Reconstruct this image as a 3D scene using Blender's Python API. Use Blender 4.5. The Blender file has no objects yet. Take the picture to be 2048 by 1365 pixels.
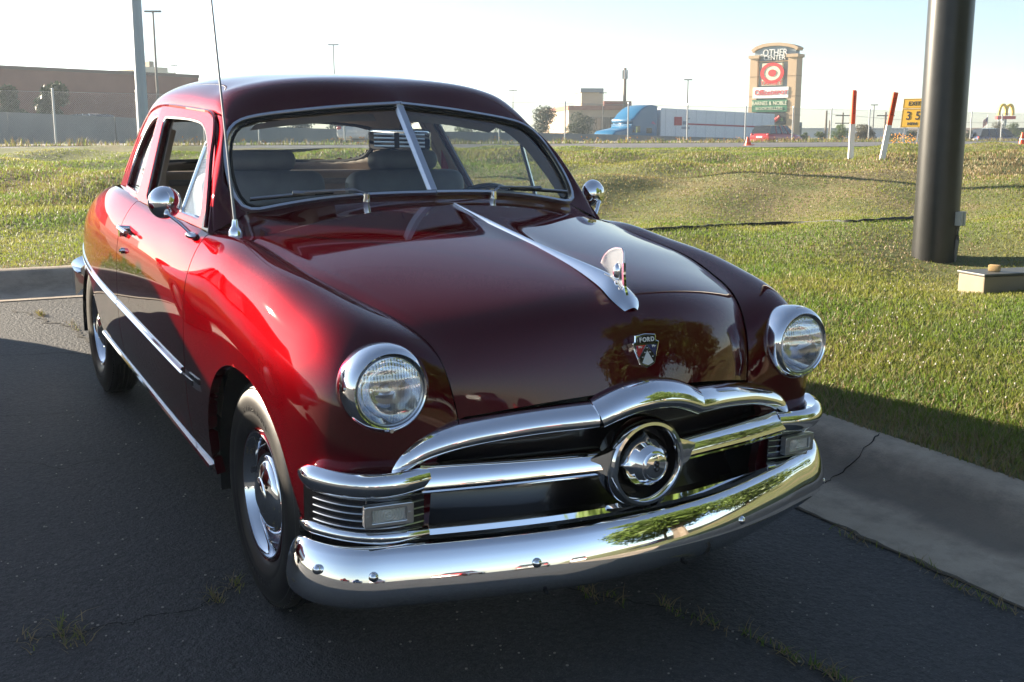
import bpy, bmesh, math, random
import numpy as np
from mathutils import Vector, Matrix
random.seed(7); rng = np.random.default_rng(7)
S = bpy.context.scene; COL = S.collection
rad = math.radians
# ------------------------------------------------------------------ camera
CAMP = Vector((3.1595, -1.7600, 1.4350)); YAW = 2.6229516; PIT = 0.1844696; FPX = 2200.0
cam = bpy.data.cameras.new('camera'); cam_o = bpy.data.objects.new('camera', cam); COL.objects.link(cam_o)
cam.sensor_width = 36.0; cam.lens = 36.0*FPX/2048.0; cam.clip_start = .05; cam.clip_end = 4000
cam_o.location = CAMP; cam_o.rotation_euler = (math.pi/2-PIT, 0, YAW-math.pi/2)
S.camera = cam_o
# ------------------------------------------------------------------ light
SUN_AZ = rad(-149); SUN_EL = rad(16)
W = bpy.data.worlds.new('World'); S.world = W; W.use_nodes = True
nt = W.node_tree; bg = nt.nodes['Background']
sky = nt.nodes.new('ShaderNodeTexSky'); sky.sky_type = 'NISHITA'; sky.sun_disc = False
sky.sun_elevation = SUN_EL; sky.sun_rotation = math.pi/2-SUN_AZ
sky.altitude = 100; sky.air_density = .9; sky.dust_density = .25; sky.ozone_density = 2.4
hs = nt.nodes.new('ShaderNodeHueSaturation'); hs.inputs['Saturation'].default_value = .85; nt.links.new(sky.outputs[0], hs.inputs['Color']); nt.links.new(hs.outputs[0], bg.inputs[0]); bg.inputs[1].default_value = 0.046
sl = bpy.data.lights.new('sun', 'SUN'); sl.energy = 5.0; sl.angle = rad(.53); sl.color = (1, .86, .66)
so = bpy.data.objects.new('sun', sl); COL.objects.link(so)
sd = Vector((math.cos(SUN_AZ)*math.cos(SUN_EL), math.sin(SUN_AZ)*math.cos(SUN_EL), math.sin(SUN_EL)))
so.rotation_euler = sd.to_track_quat('Z', 'Y').to_euler(); so.location = sd*60
vs = S.view_settings; S.display_settings.display_device = 'sRGB'
vs.view_transform = 'Standard'; vs.look = 'None'; vs.exposure = 2.3; vs.gamma = 1; vs.use_curve_mapping = False
S.cycles.max_bounces = 8; S.cycles.transparent_max_bounces = 16; S.cycles.glossy_bounces = 5; S.cycles.caustics_reflective = False; S.cycles.caustics_refractive = False
S.cycles.sample_clamp_indirect = 6

# camera helper: world point seen at photo pixel (2048x1365) at a depth along the view axis
FW = Vector((math.cos(YAW)*math.cos(PIT), math.sin(YAW)*math.cos(PIT), -math.sin(PIT)))
DN = Vector((-math.cos(YAW)*math.sin(PIT), -math.sin(YAW)*math.sin(PIT), -math.cos(PIT)))
RT = FW.cross(-DN)
def at(px, py, d): return CAMP + (FW + RT*((px-1024)/FPX) + DN*((py-682.5)/FPX))*d
def atz(px, py, z):
    r = FW + RT*((px-1024)/FPX) + DN*((py-682.5)/FPX); return CAMP + r*((z-CAMP.z)/r.z)
# the lot slopes gently: rotation from lot (car) frame to world
RM = Matrix(((0.999493, 0.004080, 0.031565), (-0.004274, 0.999972, 0.006066), (-0.031540, -0.006198, 0.999483)))
def LW(p): return RM @ Vector(p)
def lotz(x, y): return -0.031556*x - 0.006201*y

# ------------------------------------------------------------------ materials
MATS = {}
def mat(name, col, rough=.5, metal=0., coat=0., coat_r=.03, spec=.5, build=None):
    if name in MATS: return MATS[name]
    m = bpy.data.materials.new(name); m.use_nodes = True
    b = m.node_tree.nodes['Principled BSDF']
    b.inputs['Base Color'].default_value = (*col, 1); b.inputs['Roughness'].default_value = rough
    b.inputs['Metallic'].default_value = metal; b.inputs['Coat Weight'].default_value = coat
    b.inputs['Coat Roughness'].default_value = coat_r; b.inputs['Specular IOR Level'].default_value = spec
    if build: build(m.node_tree, b)
    MATS[name] = m; return m
def nd(t, typ, **kw):
    n = t.nodes.new(typ)
    for k, v in kw.items():
        if hasattr(n, k): setattr(n, k, v)
        else: n.inputs[k.replace('_', ' ')].default_value = v
    return n
def ramp(t, fac, stops):
    r = t.nodes.new('ShaderNodeValToRGB'); e = r.color_ramp.elements
    while len(e) < len(stops): e.new(.5)
    for i, (p, c) in enumerate(stops): e[i].position = p; e[i].color = (*c, 1)
    t.links.new(fac, r.inputs[0]); return r.outputs[0]
def noise(t, scale, detail=4, rough=.5, coord='Object', sx=(1, 1, 1)):
    tc = t.nodes.new('ShaderNodeTexCoord'); mp = t.nodes.new('ShaderNodeMapping'); mp.inputs['Scale'].default_value = sx
    t.links.new(tc.outputs[coord], mp.inputs[0])
    n = t.nodes.new('ShaderNodeTexNoise'); n.inputs['Scale'].default_value = scale; n.inputs['Detail'].default_value = detail; n.inputs['Roughness'].default_value = rough
    t.links.new(mp.outputs[0], n.inputs[0]); return n.outputs[0]
def bump(t, b, h, strength=.3, dist=.01, inp='Normal'):
    n = t.nodes.new('ShaderNodeBump'); n.inputs['Strength'].default_value = strength; n.inputs['Distance'].default_value = dist
    t.links.new(h, n.inputs['Height']); t.links.new(n.outputs[0], b.inputs[inp])
def mixc(t, fac, a, b_, mode='MIX'):
    m = t.nodes.new('ShaderNodeMix'); m.data_type = 'RGBA'; m.blend_type = mode
    if isinstance(fac, float): m.inputs[0].default_value = fac
    else: t.links.new(fac, m.inputs[0])
    for i, x in ((6, a), (7, b_)):
        if isinstance(x, tuple): m.inputs[i].default_value = (*x, 1)
        else: t.links.new(x, m.inputs[i])
    return m.outputs[2]
def varied(name, c1, c2, scale, rough=.6, bmp=0., bscale=None, bd=.004, metal=0., coat=0., **kw):
    def f(t, b):
        t.links.new(ramp(t, noise(t, scale), [(.3, c1), (.7, c2)]), b.inputs['Base Color'])
        if bmp: bump(t, b, noise(t, bscale or scale*4), bmp, bd)
    return mat(name, c1, rough, metal, coat, build=f, **kw)
def _paint(t, b):
    # fine metal flake under the clear coat
    tc = t.nodes.new('ShaderNodeTexCoord'); v = t.nodes.new('ShaderNodeTexVoronoi'); v.inputs['Scale'].default_value = 900
    t.links.new(tc.outputs['Object'], v.inputs[0])
    t.links.new(ramp(t, v.outputs['Color'], [(.2, (.046, .0003, .0034)), (.8, (.068, .0006, .0052))]), b.inputs['Base Color'])
M_paint = mat('maroon_paint', (.16, .004, .012), .48, .70, 1.0, .018, .0, build=_paint)
M_paint.node_tree.nodes['Principled BSDF'].inputs['Specular Tint'].default_value = (.72, .30, .36, 1)
M_chrome = mat('chrome', (.86, .87, .89), .035, 1.0)
def _chr2(t, b):
    n_ = noise(t, 4.2, 8, .62); t.links.new(ramp(t, n_, [(.645, (.03,)*3), (.675, (.30,)*3)]), b.inputs['Roughness'])
    t.links.new(ramp(t, n_, [(.645, (.84, .85, .87)), (.68, (.36, .34, .31))]), b.inputs['Base Color'])
M_bump = mat('bumper_chrome', (.84, .85, .87), .05, 1.0, build=_chr2)
M_satin = mat('satin_steel', (.62, .64, .67), .28, 1.0)
M_black = mat('flat_black', (.008, .008, .009), .8)
M_gloss = mat('gloss_black', (.01, .008, .009), .25, coat=.4)
def _rub(t, b):
    t.links.new(ramp(t, noise(t, 9, 6), [(.3, (.010, .010, .011)), (.75, (.022, .021, .021))]), b.inputs['Base Color'])
    bump(t, b, noise(t, 60, 4), .15, .002)
M_rubber = mat('tyre_rubber', (.013, .013, .014), .42, build=_rub)
M_seat = varied('seat_leather', (.13, .13, .14), (.17, .17, .18), 14, .45, .15, 120, .002)
M_taupe = varied('taupe_trim', (.27, .22, .185), (.33, .275, .23), 10, .75, .1, 200, .001)
M_cream = mat('cream_trim', (.62, .58, .50), .5)
def glassmat(name, tint=(.93, .95, .94), ior=.07, rough=0.):
    m = bpy.data.materials.new(name); m.use_nodes = True; t = m.node_tree
    for n in list(t.nodes): t.nodes.remove(n)
    o = t.nodes.new('ShaderNodeOutputMaterial'); tr = t.nodes.new('ShaderNodeBsdfTransparent'); gl = t.nodes.new('ShaderNodeBsdfGlossy'); mx = t.nodes.new('ShaderNodeMixShader'); fr = t.nodes.new('ShaderNodeFresnel')
    tr.inputs[0].default_value = (*tint, 1); gl.inputs['Roughness'].default_value = rough; gl.inputs[0].default_value = (1, 1, 1, 1); t.nodes.remove(fr)
    lw = t.nodes.new('ShaderNodeLayerWeight'); lw.inputs[0].default_value = .5
    pw = t.nodes.new('ShaderNodeMath'); pw.operation = 'POWER'; pw.inputs[1].default_value = 5; t.links.new(lw.outputs['Facing'], pw.inputs[0])
    mu = t.nodes.new('ShaderNodeMath'); mu.operation = 'MULTIPLY_ADD'; mu.inputs[1].default_value = .9; mu.inputs[2].default_value = ior; mu.use_clamp = True
    t.links.new(pw.outputs[0], mu.inputs[0]); t.links.new(mu.outputs[0], mx.inputs[0])
    t.links.new(tr.outputs[0], mx.inputs[1]); t.links.new(gl.outputs[0], mx.inputs[2]); t.links.new(mx.outputs[0], o.inputs[0])
    MATS[name] = m; return m
M_glass = glassmat('window_glass', (.92, .94, .935), .05)
M_clear = glassmat('clear_plastic', (.86, .9, .94), .05, .03)

# ------------------------------------------------------------------ mesh helpers
def link(name, me, m=None, parent=None, smooth=True, loc=None, rot=None):
    o = bpy.data.objects.new(name, me); COL.objects.link(o)
    if m is not None: me.materials.clear(); me.materials.append(m)
    if parent is not None: o.parent = parent
    if smooth: me.shade_smooth()
    if loc is not None: o.location = loc
    if rot is not None: o.rotation_euler = rot
    return o
def empty(name, loc=(0, 0, 0), rz=0., parent=None):
    o = bpy.data.objects.new(name, None); COL.objects.link(o); o.location = loc; o.rotation_euler = (0, 0, rz); o.empty_display_size = .2
    if parent is not None: o.parent = parent
    return o
def tag(o, label=None, cat=None, group=None, kind=None):
    if label: o['label'] = label
    if cat: o['category'] = cat
    if group: o['group'] = group
    if kind: o['kind'] = kind
    return o
def meshof(V, F, name='m'):
    me = bpy.data.meshes.new(name); me.from_pydata([tuple(map(float, v)) for v in V], [], F); me.update(); return me
class MB:
    """collects shapes into one mesh"""
    def __init__(s): s.V = []; s.F = []
    def add(s, V, F):
        n = len(s.V); s.V.extend([tuple(map(float, v)) for v in V]); s.F.extend([tuple(i+n for i in f) for f in F]); return s
    def grid(s, P, flip=False, wu=False, wv=False):
        P = np.asarray(P, float); a, b = P.shape[:2]; F = []
        for i in range(a if wu else a-1):
            for j in range(b if wv else b-1):
                q = (i*b+j, ((i+1) % a)*b+j, ((i+1) % a)*b+(j+1) % b, i*b+(j+1) % b)
                F.append(q[::-1] if flip else q)
        return s.add(P.reshape(-1, 3), F)
    def box(s, lo, hi, mtx=None):
        x0, y0, z0 = lo; x1, y1, z1 = hi
        V = [(x0, y0, z0), (x1, y0, z0), (x1, y1, z0), (x0, y1, z0), (x0, y0, z1), (x1, y0, z1), (x1, y1, z1), (x0, y1, z1)]
        if mtx is not None: V = [tuple(mtx @ Vector(v)) for v in V]
        return s.add(V, [(3, 2, 1, 0), (4, 5, 6, 7), (0, 1, 5, 4), (1, 2, 6, 5), (2, 3, 7, 6), (3, 0, 4, 7)])
    def sweep(s, path, prof, up=(0, 0, 1), cap=True, scale=None, closed=False):
        """prof: list of (a,b): a along side axis (T x up), b along up'"""
        P = [Vector(p) for p in path]; n = len(P); k = len(prof); V = []
        for i, p in enumerate(P):
            if closed: T = P[(i+1) % n]-P[i-1]
            else: T = P[min(i+1, n-1)]-P[max(i-1, 0)]
            T.normalize(); u = Vector(up if not callable(up) else up(i))
            sd_ = T.cross(u); sd_.normalize(); u2 = sd_.cross(T)
            sc = 1. if scale is None else scale(i/(n-1))
            for a, b in prof: V.append(tuple(p+sd_*a*sc+u2*b*sc))
        F = []
        for i in range(n if closed else n-1):
            for j in range(k):
                i2 = (i+1) % n
                F.append((i*k+j, i*k+(j+1) % k, i2*k+(j+1) % k, i2*k+j))
        if cap and not closed:
            F.append(tuple(range(k))[::-1]); F.append(tuple((n-1)*k+j for j in range(k)))
        return s.add(V, F)
    def tube(s, path, r, n=8, up=(0, 0, 1), scale=None, cap=True, ry=None, closed=False):
        return s.sweep(path, [(r*math.cos(2*math.pi*j/n), (ry or r)*math.sin(2*math.pi*j/n)) for j in range(n)], up, cap, scale, closed)
    def cyl(s, a, b, r, n=12, r2=None):
        a = Vector(a); b = Vector(b); T = (b-a).normalized(); u = Vector((0, 0, 1)) if abs(T.z) < .9 else Vector((1, 0, 0))
        x = T.cross(u).normalized(); y = x.cross(T); r2 = r if r2 is None else r2
        V = [tuple(a+(x*math.cos(t)+y*math.sin(t))*r) for t in [2*math.pi*i/n for i in range(n)]]+[tuple(b+(x*math.cos(t)+y*math.sin(t))*r2) for t in [2*math.pi*i/n for i in range(n)]]
        return s.add(V, [(i, (i+1) % n, n+(i+1) % n, n+i) for i in range(n)]+[tuple(range(n))[::-1], tuple(range(n, 2*n))])
    def lathe(s, prof, n=32, mtx=None):
        """prof: (r,h) revolved about local +Z"""
        V = []; k = len(prof)
        for i in range(n):
            t = 2*math.pi*i/n
            for r, h in prof:
                v = Vector((r*math.cos(t), r*math.sin(t), h)); V.append(tuple(mtx @ v if mtx is not None else v))
        F = [(i*k+j, ((i+1) % n)*k+j, ((i+1) % n)*k+j+1, i*k+j+1) for i in range(n) for j in range(k-1)]
        return s.add(V, F)
    def ball(s, c, r, n=8, m=6, sc=(1, 1, 1)):
        V = []; 
        for i in range(n):
            for j in range(m+1):
                t = 2*math.pi*i/n; p = math.pi*j/m
                V.append((c[0]+r*sc[0]*math.sin(p)*math.cos(t), c[1]+r*sc[1]*math.sin(p)*math.sin(t), c[2]+r*sc[2]*math.cos(p)))
        k = m+1
        return s.add(V, [(i*k+j, i*k+j+1, ((i+1) % n)*k+j+1, ((i+1) % n)*k+j) for i in range(n) for j in range(m)])
    def build(s, name, m, parent=None, smooth=True, bevel=0., weld=False, **kw):
        me = meshof(s.V, s.F, name)
        if bevel or weld or smooth:
            bm = bmesh.new(); bm.from_mesh(me)
            bmesh.ops.remove_doubles(bm, verts=bm.verts, dist=1e-5)
            if bevel:
                ed = [e for e in bm.edges if len(e.link_faces) == 2 and e.calc_face_angle(0) > .5]
                bmesh.ops.bevel(bm, geom=ed, offset=bevel, segments=2, affect='EDGES', profile=.6)
            bmesh.ops.recalc_face_normals(bm, faces=bm.faces) if kw.pop('recalc', True) else None
            bm.to_mesh(me); bm.free()
        kw.pop('recalc', None)
        o = link(name, me, m, parent, smooth, **kw)
        if smooth: autosmooth(me)
        return o
def autosmooth(me, ang=.7):
    bm = bmesh.new(); bm.from_mesh(me)
    for e in bm.edges:
        if len(e.link_faces) == 2 and e.calc_face_angle(0) > ang: e.smooth = False
    bm.to_mesh(me); bm.free()
def mirror_mesh(me):
    m2 = me.copy(); co = np.empty(len(m2.vertices)*3); m2.vertices.foreach_get('co', co); co[1::3] *= -1; m2.vertices.foreach_set('co', co)
    m2.flip_normals(); m2.update(); return m2
def mirror(o, name=None, parent=None):
    return link(name or o.name.split('.')[0], mirror_mesh(o.data), None, parent or o.parent, False)
def ncs(t, P):
    """natural cubic spline through P (n,d) at t ; returns evaluator"""
    t = np.asarray(t, float); P = np.asarray(P, float); n = len(t); h = np.diff(t)
    A = np.zeros((n, n)); B = np.zeros((n,)+P.shape[1:]); A[0, 0] = A[-1, -1] = 1
    for i in range(1, n-1):
        A[i, i-1] = h[i-1]; A[i, i] = 2*(h[i-1]+h[i]); A[i, i+1] = h[i]
        B[i] = 6*((P[i+1]-P[i])/h[i]-(P[i]-P[i-1])/h[i-1])
    M2 = np.linalg.solve(A, B.reshape(n, -1)).reshape(B.shape)
    def ev(x):
        x = np.atleast_1d(np.asarray(x, float)); i = np.clip(np.searchsorted(t, x, side='right')-1, 0, n-2)
        sh = (-1,)+(1,)*(P.ndim-1); hi = h[i].reshape(sh); a = (t[i+1]-x).reshape(sh); b = (x-t[i]).reshape(sh)
        return (M2[i]*a**3+M2[i+1]*b**3)/(6*hi)+(P[i]/hi-M2[i]*hi/6)*a+(P[i+1]/hi-M2[i+1]*hi/6)*b
    return ev
def chord(P):
    P = np.asarray(P, float); d = np.linalg.norm(np.diff(P, axis=0), axis=-1)
    if d.ndim > 1: d = d.mean(axis=1)
    return np.concatenate([[0], np.cumsum(d)])
def spline(P, n=40, closed=False):
    P = np.asarray(P, float)
    if closed: P = np.concatenate([P[-3:], P, P[:4]]); 
    t = chord(P); e = ncs(t, P)
    if closed: return e(np.linspace(t[3], t[len(P)-4], n, endpoint=False))
    return e(np.linspace(0, t[-1], n))
def flange(bm, d):
    """turn the open border of a panel inward so it has a visible edge"""
    bm.normal_update()
    be = [e for e in bm.edges if len(e.link_faces) == 1]
    nv = {}
    for e in be:
        for v in e.verts:
            if v not in nv: nv[v] = v.normal.copy()
    r = bmesh.ops.extrude_edge_only(bm, edges=be)
    newv = [g for g in r['geom'] if isinstance(g, bmesh.types.BMVert)]
    ov = list(nv)
    for v in newv:
        best = min((e.other_vert(v) for e in v.link_edges if e.other_vert(v) in nv), key=lambda q: (q.co-v.co).length)
        v.co = v.co-nv[best]*d
def textmesh(s, size, ext=0., align='CENTER', bev=0., sx=1.):
    c = bpy.data.curves.new('t', 'FONT'); c.body = s; c.size = size; c.extrude = ext; c.align_x = align; c.align_y = 'CENTER'; c.bevel_depth = bev; c.resolution_u = 3
    o = bpy.data.objects.new('t', c); COL.objects.link(o)
    dg = bpy.context.evaluated_depsgraph_get(); me = bpy.data.meshes.new_from_object(o.evaluated_get(dg)); bpy.data.objects.remove(o); bpy.data.curves.remove(c)
    if sx != 1.:
        for v in me.vertices: v.co.x *= sx
    return me
def plate(outer, holes, thick, bev=.003, n=1):
    """flat plate with holes in local XY, thickness along Z"""
    c = bpy.data.curves.new('p', 'CURVE'); c.dimensions = '2D'; c.fill_mode = 'BOTH'; c.extrude = thick/2; c.bevel_depth = bev; c.bevel_resolution = 1
    for poly in [outer]+holes:
        sp = c.splines.new('POLY'); sp.points.add(len(poly)-1); sp.use_cyclic_u = True
        for p, q in zip(sp.points, poly): p.co = (q[0], q[1], 0, 1)
    o = bpy.data.objects.new('p', c); COL.objects.link(o)
    dg = bpy.context.evaluated_depsgraph_get(); me = bpy.data.meshes.new_from_object(o.evaluated_get(dg)); bpy.data.objects.remove(o); bpy.data.curves.remove(c)
    return me
def remap(me, f):
    for v in me.vertices: v.co = Vector(f(v.co.x, v.co.y, v.co.z))
    me.update(); return me
def frame(o, x, y, z):
    """matrix with columns x,y,z at origin o"""
    return Matrix(((x[0], y[0], z[0], o[0]), (x[1], y[1], z[1], o[1]), (x[2], y[2], z[2], o[2]), (0, 0, 0, 1)))
def zto(o, z, up=(0, 0, 1)):
    z = Vector(z).normalized(); u = Vector(up); x = u.cross(z).normalized(); y = z.cross(x); return frame(o, x, y, z)
def xf(me, m): me.transform(m); return me
# ================================================================== setting
HXX, HXY = math.cos(YAW), math.sin(YAW)
def sm(t): t = min(1, max(0, t)); return t*t*(3-2*t)
ZF = 1.0
R_C = 1.1            # kerb corner radius
def kerbdist(x, y):
    """signed distance outside the gutter edge (rounded corner at (-5.93,1.28))"""
    cx, cy = -5.93+R_C, 1.28-R_C
    if x < cx and y > cy: return math.hypot(x-cx, y-cy)-R_C
    return max(y-1.28, -5.93-x)
def terrain(x, y):
    d = kerbdist(x, y); base = lotz(x, y)+.155
    t = sm((d-1.2)/24.); h = base*(1-t)+ZF*t
    # soft mounds in the verge
    a = sm((d-2)/4)*(1-sm((d-22)/8))
    h += a*(.12*math.sin(x*.42+1.3)*math.sin(y*.36+.4)+.08*math.sin(x*1.1-y*.7)+.04*math.sin(2.3*x+1.9*y))
    dx_, dy_ = x-CAMP.x, y-CAMP.y; dd = dx_*HXX+dy_*HXY; u = dx_*RT.x+dy_*RT.y; e_ = 15.5+.22*u+.5*math.sin(u*.9)+.25*math.sin(u*2.3+1)
    h += .20*sm((u+1.5)/4)*sm((dd-e_)/1.5)*(1-sm((dd-e_-3)/9))
    return h
def ground_px(px, py):
    r = FW+RT*((px-1024)/FPX)+DN*((py-682.5)/FPX); t = 4.
    while t < 400:
        p = CAMP+r*t
        if p.z < terrain(p.x, p.y): return p, t
        t += .04 if t < 40 else .3
    return CAMP+r*60, 60
# ---- asphalt lot
def _asph(t, b):
    n1 = noise(t, .9, 5, .6); n2 = noise(t, 46, 3, .6); n3 = noise(t, 150, 2); n5 = noise(t, .33, 3, .7, sx=(1, 2.2, 1))
    c = ramp(t, n1, [(.3, (.021, .0205, .021)), (.7, (.034, .0335, .034))])
    c = mixc(t, ramp(t, n5, [(.60, (0, 0, 0)), (.70, (.7, .7, .7))]), c, (.016, .015, .015))
    vo = t.nodes.new('ShaderNodeTexVoronoi'); vo.inputs['Scale'].default_value = 85; tcv = t.nodes.new('ShaderNodeTexCoord'); t.links.new(tcv.outputs['Object'], vo.inputs[0])
    c = mixc(t, ramp(t, vo.outputs['Color'], [(.25, (0, 0, 0)), (.95, (.75, .75, .75))]), c, (.062, .061, .059))
    c2 = mixc(t, ramp(t, n3, [(.58, (0, 0, 0)), (.74, (.6, .6, .6))]), c, (.13, .128, .12))
    t.links.new(c2, b.inputs['Base Color'])
    b.inputs['Roughness'].default_value = .72
    bp = t.nodes.new('ShaderNodeBump'); bp.inputs['Strength'].default_value = .9; bp.inputs['Distance'].default_value = .006; t.links.new(n3, bp.inputs['Height'])
    b2 = t.nodes.new('ShaderNodeBump'); b2.inputs['Strength'].default_value = .75; b2.inputs['Distance'].default_value = .02; t.links.new(n2, b2.inputs['Height']); t.links.new(bp.outputs[0], b2.inputs['Normal'])
    t.links.new(b2.outputs[0], b.inputs['Normal'])
M_asph = mat('asphalt', (.04, .04, .043), .75, build=_asph)
def arc(off, n=14):
    cx, cy = -5.93+R_C, 1.28-R_C
    return [(cx-(R_C+off)*math.sin(a), cy+(R_C+off)*math.cos(a)) for a in np.linspace(0, math.pi/2, n)]
edge = [(70, 1.28)]+arc(0)+[(-5.93, -70)]
me = meshof([LW((x, y, 0)) for x, y in [(70, -70)]+edge], [tuple(range(len(edge)+1))[::-1]])
LOT = link('parking_lot', me, M_asph, None, False); tag(LOT, kind='structure')
# ---- kerb and gutter, cast concrete
def _conc(t, b):
    n1 = noise(t, 1.6, 6, .65); n2 = noise(t, 120, 3); n3 = noise(t, 7, 5, .7, sx=(1, 1, 3))
    c = ramp(t, n1, [(.3, (.29, .235, .175)), (.7, (.43, .355, .27))])
    c = mixc(t, ramp(t, n3, [(.45, (0, 0, 0)), (.75, (.6, .6, .6))]), c, (.12, .105, .085))
    # dirt stains along the kerb face, with its shade painted in as well
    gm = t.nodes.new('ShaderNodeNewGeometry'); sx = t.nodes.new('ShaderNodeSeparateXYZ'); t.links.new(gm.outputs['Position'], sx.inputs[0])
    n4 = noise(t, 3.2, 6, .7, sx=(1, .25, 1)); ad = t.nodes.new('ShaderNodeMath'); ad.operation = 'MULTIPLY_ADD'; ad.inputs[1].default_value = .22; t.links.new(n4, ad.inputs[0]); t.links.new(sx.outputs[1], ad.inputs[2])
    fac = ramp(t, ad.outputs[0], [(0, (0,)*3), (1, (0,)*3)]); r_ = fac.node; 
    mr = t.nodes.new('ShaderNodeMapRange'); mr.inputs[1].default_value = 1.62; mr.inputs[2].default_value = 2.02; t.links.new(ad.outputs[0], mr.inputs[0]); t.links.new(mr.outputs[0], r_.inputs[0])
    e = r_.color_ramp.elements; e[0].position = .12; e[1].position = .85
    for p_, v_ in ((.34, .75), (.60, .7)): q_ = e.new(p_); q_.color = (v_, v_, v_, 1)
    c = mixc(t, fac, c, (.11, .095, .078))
    sp = noise(t, 210, 2, .6); c = mixc(t, ramp(t, sp, [(.60, (0, 0, 0)), (.72, (.45, .45, .45))]), c, (.10, .09, .08))
    t.links.new(c, b.inputs['Base Color']); bump(t, b, n2, .6, .005)
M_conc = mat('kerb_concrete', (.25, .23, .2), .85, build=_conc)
KP = [(-.006, -.02), (0, .006), (.24, .003), (.34, .006), (.40, .020), (.445, .052), (.485, .092), (.52, .125), (.555, .147), (.60, .159), (.65, .162), (.69, .160), (.71, .10), (.712, .02)]
rows_ = []
for off, z in KP:
    ln = [(x, 1.28+off) for x in np.arange(60, -5.93+R_C, -1.0)]+arc(off)+[(-5.93-off, y) for y in np.arange(1.28-R_C-.8, -60, -1.0)]
    rows_.append([LW((x, y, z)) for x, y in ln])
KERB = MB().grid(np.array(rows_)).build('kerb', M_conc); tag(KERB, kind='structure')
# ---- cracks with weeds
def jag(P, n, amp):
    P = np.array(P, float); t = chord(P); x = np.linspace(0, t[-1], n); Q = np.stack([np.interp(x, t, P[:, i]) for i in range(2)], 1)
    return Q+rng.normal(0, amp, Q.shape)
def lotpx(px, py):
    r = RM.transposed() @ (FW+RT*((px-1024)/FPX)+DN*((py-682.5)/FPX)); c = RM.transposed() @ CAMP
    q = c-r*(c.z/r.z); return (q.x, q.y)
CR = [([(0, 1290), (58, 1283), (103, 1276), (144, 1271), (191, 1259), (219, 1249), (260, 1249), (297, 1233), (342, 1230), (393, 1221), (424, 1201), (472, 1173), (560, 1160)], .007),
      ([(1090, 1165), (1160, 1185), (1200, 1195), (1350, 1222), (1420, 1250), (1500, 1275), (1560, 1310), (1650, 1350), (1760, 1385)], .007),
      ([(-40, 930), (0, 929), (61, 927), (123, 941), (164, 927), (239, 917)], .005), ([(20, 622), (60, 628), (100, 645), (140, 655), (190, 688)], .03), ([(0, 712), (60, 711), (120, 706), (200, 712)], .012), ([(0, 835), (70, 832), (160, 826)], .007)]
cracks = MB(); weedpts = []
for pl, w in CR:
    Q = jag([lotpx(*p) for p in pl], len(pl)*7, .006 if w < .02 else .02)
    nrm = np.gradient(Q, axis=0); nrm = np.stack([-nrm[:, 1], nrm[:, 0]], 1); nrm /= np.linalg.norm(nrm, axis=1)[:, None]+1e-9
    ww = w*rng.uniform(.3, 1.2, len(Q))*np.concatenate([[.2], np.ones(len(Q)-2), [.2]])
    cracks.grid(np.array([[LW((*(q+n_*s_*v), .004)) for s_ in (-.5, .5)] for q, n_, v in zip(Q, nrm, ww)]))
    weedpts += [tuple(q) for q in Q]
CRK = cracks.build('crack', mat('crack_dirt', (.014, .013, .012), .95), LOT, smooth=False, recalc=False); tag(CRK, kind='stuff')
kz = lambda o: float(np.interp(o, [p[0] for p in KP[1:12]], [p[1] for p in KP[1:12]]))
kc = [(-.10+.16*(.66-o)*1.2+rng.normal(0, .006)+.03*math.sin(o*14), 1.28+o, kz(o)+.0015) for o in np.linspace(.67, .22, 26)]
MB().tube([LW(q) for q in kc], .0024, 4, up=(1, 0, 0), ry=.0025, scale=lambda t: .35+1.0*abs(math.sin(9*t))).build('kerb_crack', MATS['crack_dirt'], KERB)
# ---- grass ground sheet
def _grassg(t, b):
    n1 = noise(t, .35, 5, .6); n2 = noise(t, 9, 8, .75); n3 = noise(t, .16, 9, .7, sx=(1, 1.8, 1))
    c = ramp(t, n2, [(.3, (.085, .095, .026)), (.55, (.12, .135, .040)), (.75, (.17, .155, .065))])
    c = mixc(t, ramp(t, n3, [(.50, (0, 0, 0)), (.62, (.8, .8, .8))]), c, (.24, .175, .09))
    t.links.new(c, b.inputs['Base Color']); bump(t, b, n2, .8, .05)
M_ground = mat('grass_ground', (.07, .09, .03), .95, build=_grassg)
V = []; F = []
offs = np.concatenate([[.68, .70, .74, .80, .9, 1.0, 1.1, 1.25], np.arange(1.5, 32, .35), [32, 36, 42, 50, 65, 90, 140, 250, 420]])
base = [(x, 1.28, 0, 1) for x in np.concatenate([[300, 150, 60, 30, 20, 14, 10, 7], np.arange(5, -5.93+R_C, -.35)])]+[(None, a) for a in np.linspace(0, math.pi/2, 70)]+[(-5.93, y, -1, 0) for y in np.concatenate([np.arange(1.28-R_C-.4, -12, -.5), [-14, -18, -24, -40, -80, -300]])]
G = []
for b_ in base:
    row = []
    for o in offs:
        if b_[0] is None: x = -5.93+R_C-(R_C+o)*math.sin(b_[1]); y = 1.28-R_C+(R_C+o)*math.cos(b_[1])
        else: x = b_[0]+b_[2]*o; y = b_[1]+b_[3]*o
        z = terrain(x, y)
        if o < .69: z = lotz(x, y)+.12
        row.append((x, y, z))
    G.append(row)
GR = MB().grid(np.array(G)).build('grass_ground', M_ground, recalc=False); tag(GR, kind='structure')
if GR.data.polygons[0].normal.z < 0: GR.data.flip_normals()
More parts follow.
